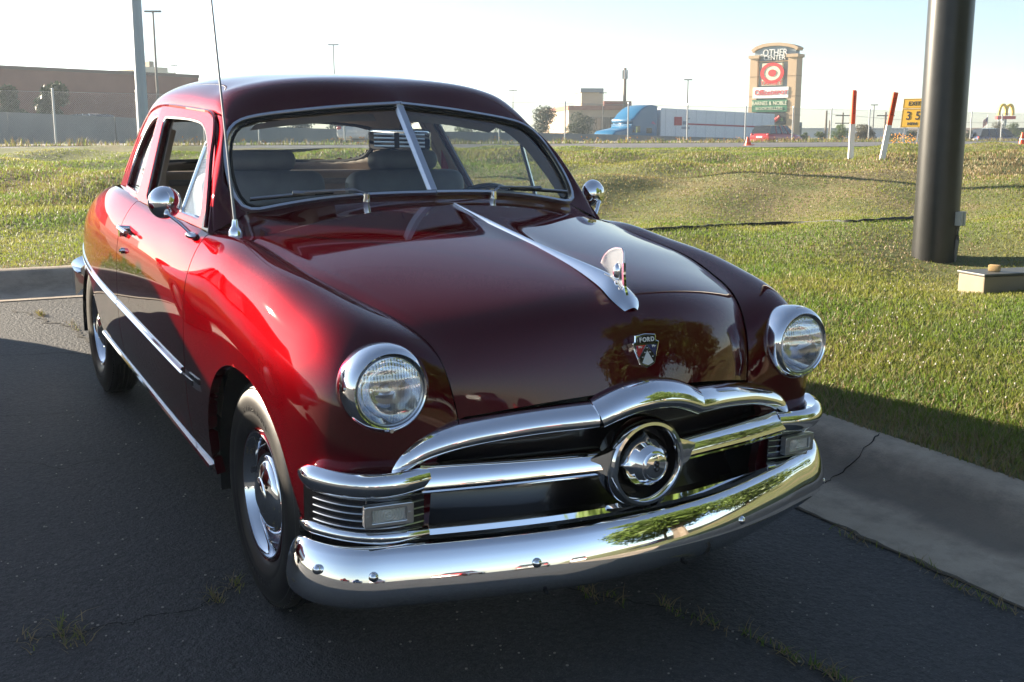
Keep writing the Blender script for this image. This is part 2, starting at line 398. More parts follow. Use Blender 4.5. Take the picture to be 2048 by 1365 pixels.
# ---- frontage road (two lines in camera ground coordinates)
HX = Vector((math.cos(YAW), math.sin(YAW), 0)); 
def cg(u, d, z=0.): return Vector((CAMP.x, CAMP.y, 0))+RT*u+HX*d+Vector((0, 0, z))
M_road = varied('road_asphalt', (.075, .076, .08), (.10, .10, .104), 1.5, .8, .3, 90, .004)
def fl(u): return 60.1+.76*u          # fence line
def re(u): return 34.6+.66*u          # near road edge
us = np.linspace(-60, 190, 60)
ROAD = MB().grid(np.array([[cg(u, re(u), terrain(*cg(u, re(u)).xy)+.03), cg(u+1, fl(u)-3.2, ZF+.035)] for u in us])).build('road', M_road, smooth=False, recalc=False); tag(ROAD, kind='structure')
if ROAD.data.polygons[0].normal.z < 0: ROAD.data.flip_normals()
MB().grid(np.array([[cg(u, re(u)*.45+fl(u)*.55-1.7, ZF+.04), cg(u, re(u)*.45+fl(u)*.55-1.45, ZF+.04)] for u in us])).build('edge_line', mat('road_paint', (.6, .6, .58), .7), ROAD, smooth=False)
HW = MB().grid(np.array([[cg(u, fl(u)+1.2, ZF+.03), cg(u, fl(u)+15, ZF+.03)] for u in us])).build('highway', varied('highway_concrete', (.27, .24, .20), (.32, .29, .25), 1, .85), smooth=False, recalc=False); tag(HW, kind='structure')
if HW.data.polygons[0].normal.z < 0: HW.data.flip_normals()
# ---- chain link fence
M_galv = mat('galvanised', (.42, .43, .44), .45, .8)
FEN = empty('chain_link_fence', cg(-25, fl(-25), ZF)); tag(FEN, 'long galvanised chain link fence running along the far side of the road', 'fence')
def fpost(px):
    u = (px-1024)/FPX; d = 60.1/(1-.76*u)*1.0; return cg(u*d, d, ZF)
fx = [-240, -80, 127, 290, 420, 527, 695, 850, 999, 1128, 1252, 1368, 1482, 1575, 1650, 1725, 1795, 1866, 1925, 1985, 2040, 2095, 2150]
inv = FEN.matrix_world.inverted(); FEN_o = FEN.location
for px in fx:
    p = fpost(px)-FEN_o
    MB().cyl(p+Vector((0, 0, -.2)), p+Vector((0, 0, 2.30)), .045, 8).ball(tuple(p+Vector((0, 0, 2.3))), .055, 6, 4).build('post', M_galv, FEN)
a, b = fpost(-240)-FEN_o, fpost(2150)-FEN_o; L = (b-a).length; T = (b-a)/L; N = T.cross(Vector((0, 0, 1)))
mb = MB(); st_ = .085; H = 2.2
V = []; Fa = []
for k_ in range(int((L+H)/st_)):
    for sg in (1, -1):
        s0 = k_*st_-(H if sg > 0 else 0); s1 = s0+H if sg > 0 else s0-H+H*0
        if sg < 0: s0 = k_*st_; s1 = s0-H
        z0, z1 = .03, 2.2
        n0 = len(V)
        w = .0042
        for s_, z in ((s0, z0), (s1, z1)):
            p = a+T*s_+Vector((0, 0, z))
            V += [p+N*w, p-T*w, p+T*w]
        Fa += [(n0, n0+1, n0+4, n0+3), (n0+1, n0+2, n0+5, n0+4), (n0+2, n0, n0+3, n0+5)]
me = meshof(V, Fa); tag(link('wire_mesh', me, M_galv, FEN, False), kind='stuff')
MB().cyl(a+Vector((0, 0, 2.2)), b+Vector((0, 0, 2.2)), .008, 4).build('top_wire', M_galv, FEN)
# ---- concrete wall behind the fence, in panels with stepped joints
WALL = empty('concrete_wall', cg(-20, 66, ZF)); tag(WALL, 'long grey concrete barrier wall behind the chain link fence', 'wall')
M_wall = varied('wall_concrete', (.22, .215, .205), (.30, .29, .275), .35, .9, .2, 30, .01)
wp = [(-420, 50, 2.64, .9), (0, 60, 2.72, .9), (300, 66, 2.45, .9), (594, 75, 1.93, .85), (900, 83, 1.72, .8), (1128, 90, 1.64, .75), (1330, 98, 1.40, .7), (1530, 107, 1.12, .6), (1750, 122, .95, .5)]
wpt = np.array([[*(cg((p[0]-1024)/FPX*p[1], p[1])), p[2]] for p in wp]); wt = chord(wpt[:, :2])
ed = np.arange(0, wt[-1], 6.0)
for s0, s1 in zip(ed[:-1], ed[1:]):
    p0, p1 = [[np.interp(s_, wt, wpt[:, i]) for i in (0, 1, 3)] for s_ in (s0+.02, s1-.02)]
    t_ = Vector((p1[0]-p0[0], p1[1]-p0[1], 0)).normalized(); n_ = Vector((-t_.y, t_.x, 0))*.15
    A, B = Vector((p0[0], p0[1], 0))-WALL.location, Vector((p1[0], p1[1], 0))-WALL.location; zo = WALL.location.z
    q = []
    for P_, zt in ((A, p0[2]), (B, p1[2])):
        for s_, z in ((-1.6, -.5), (1.6, -.5), (.7, zt), (-.7, zt)): q.append(Vector((P_.x, P_.y, z-zo))+n_*s_+Vector((0, 0, zo-WALL.location.z)))
    for v in q: v.z += 0
    MB().add([Vector((v.x, v.y, v.z)) for v in q], [(0, 1, 2, 3)[::-1], (4, 5, 6, 7), (0, 1, 5, 4), (1, 2, 6, 5), (2, 3, 7, 6), (3, 0, 4, 7)]).build('wall_panel', M_wall, WALL, smooth=False)
# ================================================================== buildings
def block(mb, p0, p1, depth, z0, z1):
    """box whose front bottom edge runs p0->p1 (xy), going back by depth"""
    t = (p1-p0); t.z = 0; n = Vector((-t.y, t.x, 0)).normalized()
    if n.dot(HX) < 0: n = -n
    q = [p0, p1, p1+n*depth, p0+n*depth]; V = [Vector((v.x, v.y, z0)) for v in q]+[Vector((v.x, v.y, z1)) for v in q]
    return mb.add(V, [(0, 1, 2, 3), (7, 6, 5, 4), (0, 4, 5, 1), (1, 5, 6, 2), (2, 6, 7, 3), (3, 7, 4, 0)])
def loc(mb, root): mb.V = [tuple(Vector(v)-root.location) for v in mb.V]; return mb
def P(px, d): return cg((px-1024)/FPX*d*math.cos(PIT), d)
M_brick = varied('red_brick', (.19, .080, .062), (.23, .10, .08), .5, .9, .3, 12, .02)
M_cap = mat('metal_coping', (.10, .055, .05), .6)
B1 = empty('brick_store', P(150, 92)); tag(B1, 'long windowless red brick store behind the wall, at the far left', 'building')
loc(block(MB(), P(-700, 70), P(403, 101), 40, 0, 6.55), B1).build('brick_wall', M_brick, B1, smooth=False)
loc(block(MB(), P(-702, 69.8), P(404.5, 100.9), 40.6, 6.53, 6.78), B1).build('coping', M_cap, B1, smooth=False)
for k_ in range(9):
    d_ = 74+k_*3.1; px = -560+k_*110
    loc(block(MB(), P(px, 70+31*(px+700)/1103-.08), P(px+2, 70+31*(px+702)/1103-.08), .2, 0, 6.5), B1).build('control_joint', mat('joint', (.14, .07, .06), .9), B1, smooth=False)
B1b = empty('rooftop_penthouse', P(270, 125)); tag(B1b, 'cream coloured upper block rising behind the brick store roof', 'building')
mb = MB(); block(mb, P(205, 122), P(288, 120), 6, 3, 8.3); loc(mb, B1b).build('upper_wall', varied('cream_stucco', (.62, .55, .42), (.68, .6, .47), .4, .9), B1b, smooth=False)
mb = MB(); block(mb, P(288.2, 119), P(343, 121), 6, 3, 8.6); loc(mb, B1b).build('wall', MATS['cream_stucco'], B1b, smooth=False)
mb = MB(); block(mb, P(307, 119.8), P(316, 120.2), 2, 8.6, 9.2); loc(mb, B1b).build('vent_stack', M_conc, B1b, smooth=False)
B2 = empty('tan_store', P(1200, 175)); tag(B2, 'tan store with a flat roof tower and dark windows, behind the blue truck', 'building')
M_tan = varied('tan_stucco', (.50, .37, .26), (.56, .42, .31), .3, .9); M_dkwin = mat('dark_window', (.03, .035, .04), .15, coat=.5)
loc(block(MB(), P(1137, 170), P(1300, 171.5), 30, 0, 5.3), B2).build('wall', M_tan, B2, smooth=False)
loc(block(MB(), P(1136, 169.7), P(1301, 171.2), 31, 5.28, 5.9), B2).build('cornice', mat('terracotta', (.34, .13, .085), .85), B2, smooth=False)
loc(block(MB(), P(1162, 170.5), P(1204, 170.9), 6, 5.4, 7.9), B2).build('tower', M_tan, B2, smooth=False)
loc(block(MB(), P(1160, 170.1), P(1206, 170.5), 6.8, 7.9, 8.5), B2).build('tower_cornice', mat('slate_blue', (.22, .25, .30), .7), B2, smooth=False)
loc(block(MB(), P(1207, 180), P(1262, 180.5), 8, 5.4, 6.9), B2).build('rear_tower', M_brick, B2, smooth=False)
for k_ in range(5):
    loc(block(MB(), P(1180+k_*13, 170.1+k_*.12), P(1191+k_*13, 170.2+k_*.12), .3, 2.2, 4.2), B2).build('window', M_dkwin, B2, smooth=False)
B3 = empty('glass_office', P(1590, 150)); tag(B3, 'blue grey office block half hidden behind the tall shop sign', 'building')
loc(block(MB(), P(1577, 150), P(1603, 150.3), 8, 0, 3.2), B3).build('wall', mat('teal_wall', (.10, .15, .19), .4), B3, smooth=False)
for k_ in range(3): loc(block(MB(), P(1579+k_*8, 149.8+k_*.09), P(1585+k_*8, 149.87+k_*.09), .3, .6+.2, 2.7), B3).build('window', M_dkwin, B3, smooth=False)
B4 = empty('white_warehouse', P(1680, 260)); tag(B4, 'low pale warehouse on the horizon behind the roadside bushes', 'building')
loc(block(MB(), P(1600, 260), P(1830, 263), 40, 0, 2.9), B4).build('wall', mat('pale_metal', (.62, .62, .64), .6), B4, smooth=False)
loc(block(MB(), P(1599, 259.6), P(1831, 262.6), 41, 2.9, 3.2), B4).build('roof_edge', mat('pale_roof', (.5, .5, .52), .6), B4, smooth=False)
B5 = empty('brown_shop', P(2060, 150)); tag(B5, 'low brown shop behind the trees at the far right edge', 'building')
loc(block(MB(), P(2018, 150), P(2120, 158), 15, 0, 2.2), B5).build('wall', mat('brown_wall', (.14, .10, .08), .85), B5, smooth=False)
loc(block(MB(), P(2016, 149.8), P(2122, 157.8), 15.4, 2.2, 2.5), B5).build('roof_edge', mat('roof_dark', (.10, .08, .075), .8), B5, smooth=False)
# ================================================================== pylon sign
def T_(s, size, m, par, mtx, name='lettering', ext=.02, sx=1.):
    me = textmesh(s, size, ext, sx=sx); me.transform(mtx); return tag(link(name, me, m, par, False), kind='stuff' if len(s) > 1 else None)
d0 = 125.; PL = P(1546, d0); PL.z = ZF
PY = empty('shopping_centre_sign', PL); tag(PY, 'tall shopping centre pylon sign with stacked store panels and arched top', 'sign')
fx_ = (RT*1.0-HX*.78).normalized(); fy_ = Vector((0, 0, 1)); fz_ = fx_.cross(fy_)
if fz_.dot(HX) > 0: fz_ = -fz_
SM = frame((0, 0, 0), fx_, fy_, fz_); sc = d0/FPX*1.06
def sp_(px, py): return ((px-1551)/FPX*d0*1.18, (272-py)/FPX*d0+.435)
def sgbox(x0, y0, x1, y1, z0, z1, name, m, smooth=False):
    a = sp_(x0, y1); b = sp_(x1, y0); o = MB().box((a[0], a[1], z0), (b[0], b[1], z1)).build(name, m, PY, smooth=False); o.data.transform(SM); return o
M_st = varied('sign_stucco', (.52, .38, .25), (.57, .42, .28), .6, .9); M_sb = mat('sign_bluegrey', (.25, .31, .35), .7); M_w = mat('sign_white', (.85, .85, .83), .4)
for x0, x1 in ((1510, 1523.5), (1577, 1592)):
    sgbox(x0, 124, x1, 300, -.75, .75, 'pillar', M_st)
    sgbox(x0-2.5, 118, x1+2.5, 124, -.9, .9, 'capital', M_st)
    for yy in (158, 196, 232): sgbox(x0-.4, yy, x1+.4, yy+1, -.78, .78, 'groove_band', mat('sign_stucco_dark', (.36, .25, .17), .9))
sgbox(1523.5, 105, 1577, 262, -.45, .35, 'back_panel', M_sb)
ap = [sp_(x, y) for x, y in ((1512, 110), (1520, 104), (1532, 100), (1546, 98.5), (1560, 98.7), (1574, 101), (1586, 105), (1592, 109))]
o = MB().sweep([(a, b, 0) for a, b in ap], [(-.75, -.16), (-.75, .18), (.75, .18), (.75, -.16)], up=(0, 1, 0)).build('arch_cap', M_st, PY); o.data.transform(SM)
fill = plate([sp_(1516, 122)]+[sp_(x, y+2) for x, y in ((1516, 108), (1532, 101), (1546, 99.5), (1560, 99.7), (1574, 102), (1588, 108))]+[sp_(1588, 122)], [], 1.0, 0); fill.transform(SM); link('header', fill, M_sb, PY, False)
sgbox(1522, 129.5, 1578, 131, -.5, .62, 'ledge', M_st)
SMt = lambda px, py, z: SM @ Matrix.Translation((*sp_(px, py), z)) @ Matrix.Diagonal((1.25, 1, 1, 1))
for s_, px, py, sz, sx in (('the', 1531, 118, .42, .8), ('OTHER', 1553, 114.5, 1.02, .70), ('CENTER', 1552, 124, .70, .80)): T_(s_, sz, M_w, PY, SMt(px, py, .62), ext=.08, sx=sx)
sgbox(1532, 134, 1567, 176, .35, .75, 'panel', mat('sign_cream', (.80, .76, .55), .45))
M_red = mat('sign_red', (.70, .05, .05), .45)
for r0, r1 in ((.78, 1.12), (0, .38)):
    o = MB().lathe([(r0, 0), (r0, .03), (r1, .03), (r1, 0)], 40).build('target_ring', M_red, PY); o.data.transform(SMt(1550, 152.5, .752))
T_('TARGET', .56, M_red, PY, SMt(1549.5, 171.5, .77))
sgbox(1517, 179, 1580, 200, .35, .8, 'panel', M_w); T_('Office', .84, M_red, PY, SMt(1534.5, 189.5, .82), sx=.74); T_('DEPOT', .62, M_red, PY, SMt(1564, 190, .82), sx=.82)
sgbox(1516.5, 203, 1579, 226, .35, .8, 'panel', mat('sign_green', (.05, .19, .11), .45)); T_('BARNES & NOBLE', .60, mat('sign_letter', (.82, .82, .66), .5), PY, SMt(1547.5, 210, .82), sx=.70); T_('BOOKSELLERS', .44, MATS['sign_letter'], PY, SMt(1547.5, 220, .82), sx=.92)
sgbox(1516, 228.5, 1578, 250, .35, .8, 'panel', mat('sign_dark', (.05, .055, .055), .45)); T_("Chili's", 1.02, M_w, PY, SMt(1534, 239, .82), sx=.75); T_('s', .8, mat('chili_green', (.25, .40, .12), .5), PY, SMt(1571, 240, .82))
cp = [sp_(x, y) for x, y in ((1552, 242), (1557, 243), (1562, 240), (1567, 235))]; o = MB().tube([(a, b, .84) for a, b in spline(cp, 14)], .17, 8, scale=lambda t: .35+.9*math.sin(min(1, .25+t)*math.pi*.75)).build('pepper', M_red, PY); o.data.transform(SM)
sgbox(1516, 252, 1577, 262, .35, .8, 'panel', mat('sign_yellow', (.75, .62, .38), .5)); T_('D MAICE', .38, mat('sign_orange', (.7, .28, .08), .5), PY, SMt(1532, 257, .82)); T_('ZALES', .42, MATS['sign_orange'], PY, SMt(1559, 256, .82))
sgbox(1516, 264, 1577, 268, .35, .8, 'panel', M_w)
# ================================================================== road sign, markers, pole
EX = empty('exit_sign', P(1819, 56)); EX.location.z = ZF; tag(EX, 'yellow EXIT 35 MPH advisory sign on two posts, at the road edge', 'road sign')
def sheet(lo, hi, name, m, par, mtx, th=.01):
    o = MB().box((lo[0], lo[1], -th), (hi[0], hi[1], th)).build(name, m, par, smooth=False); o.data.transform(mtx); return o
ex = (RT-HX*.75).normalized(); ez = ex.cross(Vector((0, 0, 1))); ez = -ez if ez.dot(HX) > 0 else ez
k = 56/FPX; kx_ = 1.12; TL = Matrix.Rotation(0, 4, 'Z'); EM = frame((0, 0, 0), ex, (Vector((0, 0, 1))+ex*.07).normalized(), ez) 
ey = lambda py: (272-py)*k+.435
M_y = mat('sign_amber', (.78, .43, .025), .5); M_bk = mat('sign_black', (.02, .02, .02), .6)
sheet((-19*k*kx_, ey(219.5)), (20*k*kx_, ey(200.5)), 'panel', M_y, EX, EM); sheet((-19*k*kx_, ey(256)), (20*k*kx_, ey(220)), 'panel', M_y, EX, EM)
for (a, b) in ((200.5, 219.5), (220, 256)):
    mb = MB(); x0, x1, y0, y1 = -18.2*k*kx_, 19.2*k*kx_, ey(b)+.02, ey(a)-.02
    for lo, hi in (((x0, y0), (x1, y0+.016)), ((x0, y1-.016), (x1, y1)), ((x0, y0+.017), (x0+.016, y1-.017)), ((x1-.016, y0+.017), (x1, y1-.017))): mb.box((lo[0], lo[1], .011), (hi[0], hi[1], .014))
    o = mb.build('border', M_bk, EX, smooth=False); o.data.transform(EM); tag(o, kind='stuff')
for s_, py, sz, sx in (('EXIT', 210.3, .285, 1.05), ('3', 234, .58, .95), ('5', 234, .58, .95), ('MPH', 249, .19, 1.25)):
    me = textmesh(s_, sz, .004, bev=.006, sx=sx); me.transform(EM @ Matrix.Translation((.5*k+{'3': -.22, '5': .24}.get(s_, 0), ey(py), .012))); tag(link('lettering', me, M_bk, EX, False), kind='stuff' if len(s_) > 1 else None)
for x in (-13*k, 14*k):
    o = MB().box((x-.03, -.3, -.06), (x+.03, ey(203), -.012)).build('post', M_galv, EX, smooth=False); o.data.transform(EM)
M_or = mat('marker_orange', (.80, .085, .02), .45); M_mw = varied('marker_white', (.78, .78, .76), (.85, .85, .84), 3, .5)
def marker(px, top, py, lean, label, name, band, side):
    g_, d_ = ground_px(px, py); kk = d_/FPX; h = (py-top)*kk; w = 5.0*kk
    o = empty(name, g_); tag(o, label, 'marker post', 'utility marker posts on the verge'); ax = (Vector((0, 0, 1))+RT*lean).normalized(); s_ = h*band
    MB().sweep([-ax*.2, ax*s_], [(-w, -w*.6), (-w, w*.6), (w, w*.6), (w, -w*.6)], up=tuple(HX)).build('white_post', M_mw, o, smooth=False)
    mb = MB().tube([ax*(s_-.004), ax*(h-w*.9), ax*(h-w*.35), ax*h], w*1.05, 14, up=tuple(HX), scale=lambda t: 1 if t < .5 else (.93 if t < .9 else .45)) if side else MB().sweep([ax*(s_-.004), ax*h], [(-w*.9, -w*.65), (-w*.9, w*.65), (w*.9, w*.65), (w*.9, -w*.65)], up=tuple(HX))
    mb.build('orange_cap', M_or, o)
    mb = MB()
    for q in np.linspace(.3, .8, 9): mb.add([ax*(s_+(h-s_)*q)+RT*(w*a)-HX*(w*1.09)+Vector((0, 0, z)) for a, z in ((-.3, 0), (.3, 0), (.3, .018), (-.3, .018))], [(0, 1, 2, 3)])
    tag(mb.build('warning_print', mat('print_dark', (.12, .02, .01), .6), o, smooth=False), kind='stuff')
marker(1701, 184, 320, .0, 'upright white marker post with a rounded orange top', 'marker_post', .52, True)
marker(1764, 187, 320, .145, 'leaning white marker post with a square orange top', 'marker_post', .52, False)
# big dark pole
g_, d_ = ground_px(1867, 518)
PO = empty('sign_pole', g_); tag(PO, 'thick black steel pole standing in the grass beside the car', 'pole')
pr = 42.5*d_/FPX
M_pole = varied('black_pole_paint', (.012, .012, .013), (.018, .018, .019), 9, .33, .12, 240, .002)
MB().cyl((0, 0, -.3), (0, 0, 9), pr, 48).build('shaft', M_pole, PO)
q = RT*(pr*.72)-HX*(pr*.72)
bx = frame(tuple(q+Vector((0, 0, .40))), (RT+HX*.9).normalized(), (0, 0, 1), (-HX*.9+RT).normalized())
M_gr = mat('grey_box', (.34, .35, .36), .45, .3)
o = MB().box((-.045, -.065, -.03), (.0, .065, .05)).box((.004, -.067, -.03), (.042, .067, .055)).build('conduit_box', M_gr, PO, smooth=False); o.data.transform(bx)
MB().tube([q*1.03+Vector((0, 0, .34)), q*1.05+Vector((0, 0, .2)), q*1.0+Vector((0, 0, .08)), q*1.0+Vector((0, 0, -.1))], .02, 8).build('conduit', mat('conduit_grey', (.16, .16, .165), .5), PO)
# utility box with a stone on it
g2, d2 = ground_px(2000, 588)
UB = empty('utility_box', g2); tag(UB, 'tan utility box with a dark lid, in the grass near the pole', 'utility box')
ux = (RT*.95+HX*.30).normalized(); uy = Vector((0, 0, 1)).cross(ux); UM = frame((0, 0, 0), ux, uy, (0, 0, 1)); kk = d2/FPX
o = MB().box((-.02-43*kk+.03, 0, -.1), (.62, .30, 35*kk)).build('body', varied('tan_plastic', (.24, .19, .13), (.28, .22, .155), 6, .8), UB, bevel=.012, smooth=False); o.data.transform(UM)
o = MB().box((-.03-43*kk+.03, -.01, 35*kk+.002), (.63, .31, 35*kk+.022)).build('lid', mat('lid_green', (.06, .065, .06), .5), UB, bevel=.006, smooth=False); o.data.transform(UM)
st = MB().box((-.045, -.028, 0), (.045, .028, .052)).build('stone', varied('sandstone', (.42, .27, .12), (.5, .34, .16), 30, .8), None, bevel=.012); st.matrix_world = Matrix.Translation(g2+UM.to_3x3() @ Vector((.05, .14, 35*kk+.023))) @ Matrix.Rotation(.4, 4, 'Z'); tag(st, 'small brown stone lying on the utility box lid', 'stone')
# black garden edging in the grass
ep = [ground_px(x, y)[0]+Vector((0, 0, .02)) for x, y in ((1240, 468), (1310, 462), (1400, 456), (1500, 452), (1600, 448), (1700, 446), (1780, 441), (1835, 438))]
ED = MB().sweep(spline([tuple(p) for p in ep], 50)+rng.normal(0, .006, (50, 3)), [(-.012, -.06), (-.012, .012), (.012, .012), (.012, -.06)]).build('garden_edging', mat('edging_black', (.015, .016, .017), .6)); tag(ED, 'black plastic garden edging strip lying across the grass', 'edging')
# ================================================================== poles in the distance
M_dpole = mat('dark_pole', (.06, .06, .065), .5); M_lpole = mat('light_pole_grey', (.36, .40, .45), .5, .3); M_wood = mat('pole_wood', (.16, .12, .09), .9)
def lightpole(px, top, d, r, heads, label, m=None, arm=.9, name='light_pole'):
    b = P(px, d); b.z = ZF-.5; o = empty(name, b); tag(o, label, 'light pole', 'parking lot light poles in the distance'); h = (272-top)/FPX*d+1.435-b.z
    MB().cyl((0, 0, 0), (0, 0, h), r, 8, r*.6).build('shaft', m or M_dpole, o)
    for s_ in ((-1, 1) if heads == 2 else (1,)):
        MB().box((min(0, s_*arm), -.12, h-.05), (max(0, s_*arm), .12, h+.09), Matrix.Rotation(YAW-math.pi/2, 4, 'Z')).build('lamp_head', m or M_dpole, o, smooth=False)
for a in ((320, 37, 90, .13, 2, 'tall dark twin-head light pole right of the thick grey pole', None, .65), (672, 99, 150, .12, 2, 'dark twin-head light pole directly above the car roof', None, .7), (1026, 185, 190, .11, 2, 'short twin-head light pole just right of the car roof', None, .7),
          (1205, 190, 165, .10, 2, 'thin twin-head light pole in front of the tan store', None, .55), (1373, 165, 150, .11, 2, 'twin-head light pole rising above the white trailer', None, .55), (1745, 213, 170, .11, 2, 'twin-head light pole between the two marker posts', None, .55), (356, 138, 200, .09, 2, 'small twin-head light pole above the brick store roof', None, .6)):
    lightpole(*a)
b = P(14, 110); o = empty('street_lamp', Vector((b.x, b.y, ZF))); tag(o, 'curved-arm street lamp at the far left edge', 'street lamp'); h = (272-88)/FPX*110+.4
MB().tube(spline([(-RT*1.6)+Vector((0, 0, 0)), (-RT*1.5)+Vector((0, 0, h*.62)), (-RT*.55)+Vector((0, 0, h*.9)), Vector((0, 0, h))], 20), .07, 6).build('mast', M_lpole, o); MB().box((-.4, -.12, h-.06), (.4, .12, h+.06)).build('lamp_head', M_lpole, o, smooth=False)
b = P(288, 24); b.z = ZF-.3; o = empty('steel_pole', b); tag(o, 'thick pale grey steel pole rising behind the car at left', 'pole'); MB().cyl((0, 0, 0), (0, 0, 9.5), .125, 16, .085).build('shaft', M_lpole, o); MB().cyl((0, 0, 0), (0, 0, .1), .2, 12).build('base_plate', M_lpole, o)
b = P(1248, 170); b.z = ZF; o = empty('cell_tower', b); tag(o, 'tall wooden monopole with antenna panels at its top', 'antenna mast'); h = (272-142)/FPX*170+.4
MB().cyl((0, 0, 0), (0, 0, h), .32, 10, .2).build('shaft', M_wood, o)
for k_ in range(3): MB().box((-.15, .25, h-1.6), (.15, .4, h-.3), Matrix.Rotation(k_*2.09, 4, 'Z')).build('antenna_panel', M_lpole, o, smooth=False)
def utilpole(px, top, d, label, arms=2):
    b = P(px, d); b.z = ZF; o = empty('utility_pole', b); tag(o, label, 'utility pole', 'utility poles along the horizon'); h = (272-top)/FPX*d+.4
    MB().cyl((0, 0, 0), (0, 0, h), .17, 8, .11).build('pole', M_wood, o)
    for k_ in range(arms): MB().box((-1.1, -.06, h-.5-k_*1.1), (1.1, .06, h-.36-k_*1.1), Matrix.Rotation(YAW-math.pi/2, 4, 'Z')).build('crossarm', M_wood, o, smooth=False)
    return b+Vector((0, 0, h-.4))
u1 = utilpole(1651, 223, 150, 'bare utility pole immediately left of the upright marker post', 0); u2 = utilpole(1684, 227, 165, 'utility pole with two crossarms behind the upright marker post', 2); u3 = utilpole(1658, 242, 190, 'short utility pole beside the white warehouse', 0)
u4 = utilpole(1769, 226, 140, 'utility pole between leaning marker post and exit sign', 1)
for (a, b, lab) in ((u1, P(2300, 150), 'thin power line crossing the sky at right'),):
    b.z = a.z; pts = [tuple(a.lerp(b, t)-Vector((0, 0, 1.2*math.sin(math.pi*t)))) for t in np.linspace(0, 1, 20)]
    o = MB().tube(pts, .018, 4).build('power_line', M_black); tag(o, lab, 'power line')
# golden double-arch restaurant sign
GA = empty('arch_sign', P(2008, 140)); GA.location.z = ZF; tag(GA, 'yellow double arch restaurant sign on a red bar above the trees', 'sign'); kk = 140/FPX; AM = frame((0, 0, 0), RT, (0, 0, 1), RT.cross(Vector((0, 0, 1))))
ay = lambda py: (272-py)*kk+.435
M_gold = mat('arch_yellow', (.80, .55, .10), .4)
for x0, x1 in ((-14, 1.2), (-.4, 14)):
    xm = (x0+x1)/2; pts = [(xm+(x0-xm)*math.cos(t)*kk/kk*(1), ay(234)+(ay(212)-ay(234))*math.sin(t)**.75) for t in np.linspace(0.02, math.pi-.02, 24)]
    o = MB().sweep([(a*kk, b, 0) for a, b in pts], [(-.12, -.2), (-.12, .2), (.16, .2), (.16, -.2)], up=(0, 0, 1)).build('arch', M_gold, GA); o.data.transform(AM)
o = MB().box((-18*kk, ay(240), -.3), (18*kk, ay(234), .3)).build('red_bar', M_red, GA, smooth=False); o.data.transform(AM)
for x in (-13, -3, 1): o = MB().cyl((x*kk, 0, 0), (x*kk, ay(240), 0), .10, 8).build('support_post', M_lpole, GA); o.data.transform(AM)
FLG = empty('flag_pole', P(1973, 150)); FLG.location.z = ZF; tag(FLG, 'white flagpole with an American flag left of the arch sign', 'flag'); kk = 150/FPX; AM = frame((0, 0, 0), RT, (0, 0, 1), RT.cross(Vector((0, 0, 1))))
o = MB().cyl((0, 0, 0), (0, (272-230)*kk+.4, 0), .06, 6).build('pole', M_mw, FLG); o.data.transform(AM)
for k_ in range(7):
    a = np.linspace(0, 1, 8); top = (272-235)*kk+.4
    o = MB().grid(np.array([[(-x*.55-.05, top-x*.55-.13*(k_+s_), .05*math.sin(6*x)) for x in a] for s_ in (0, 1)])).build('flag_stripe', M_red if k_ % 2 == 0 else M_w, FLG, smooth=False); o.data.transform(AM)
o = MB().grid(np.array([[(-x*.3-.05, top-x*.3-.5*s_, .06+.05*math.sin(6*x)) for x in a] for s_ in (0, 1)])).build('flag_canton', mat('flag_blue', (.03, .05, .2), .8), FLG, smooth=False); o.data.transform(AM)
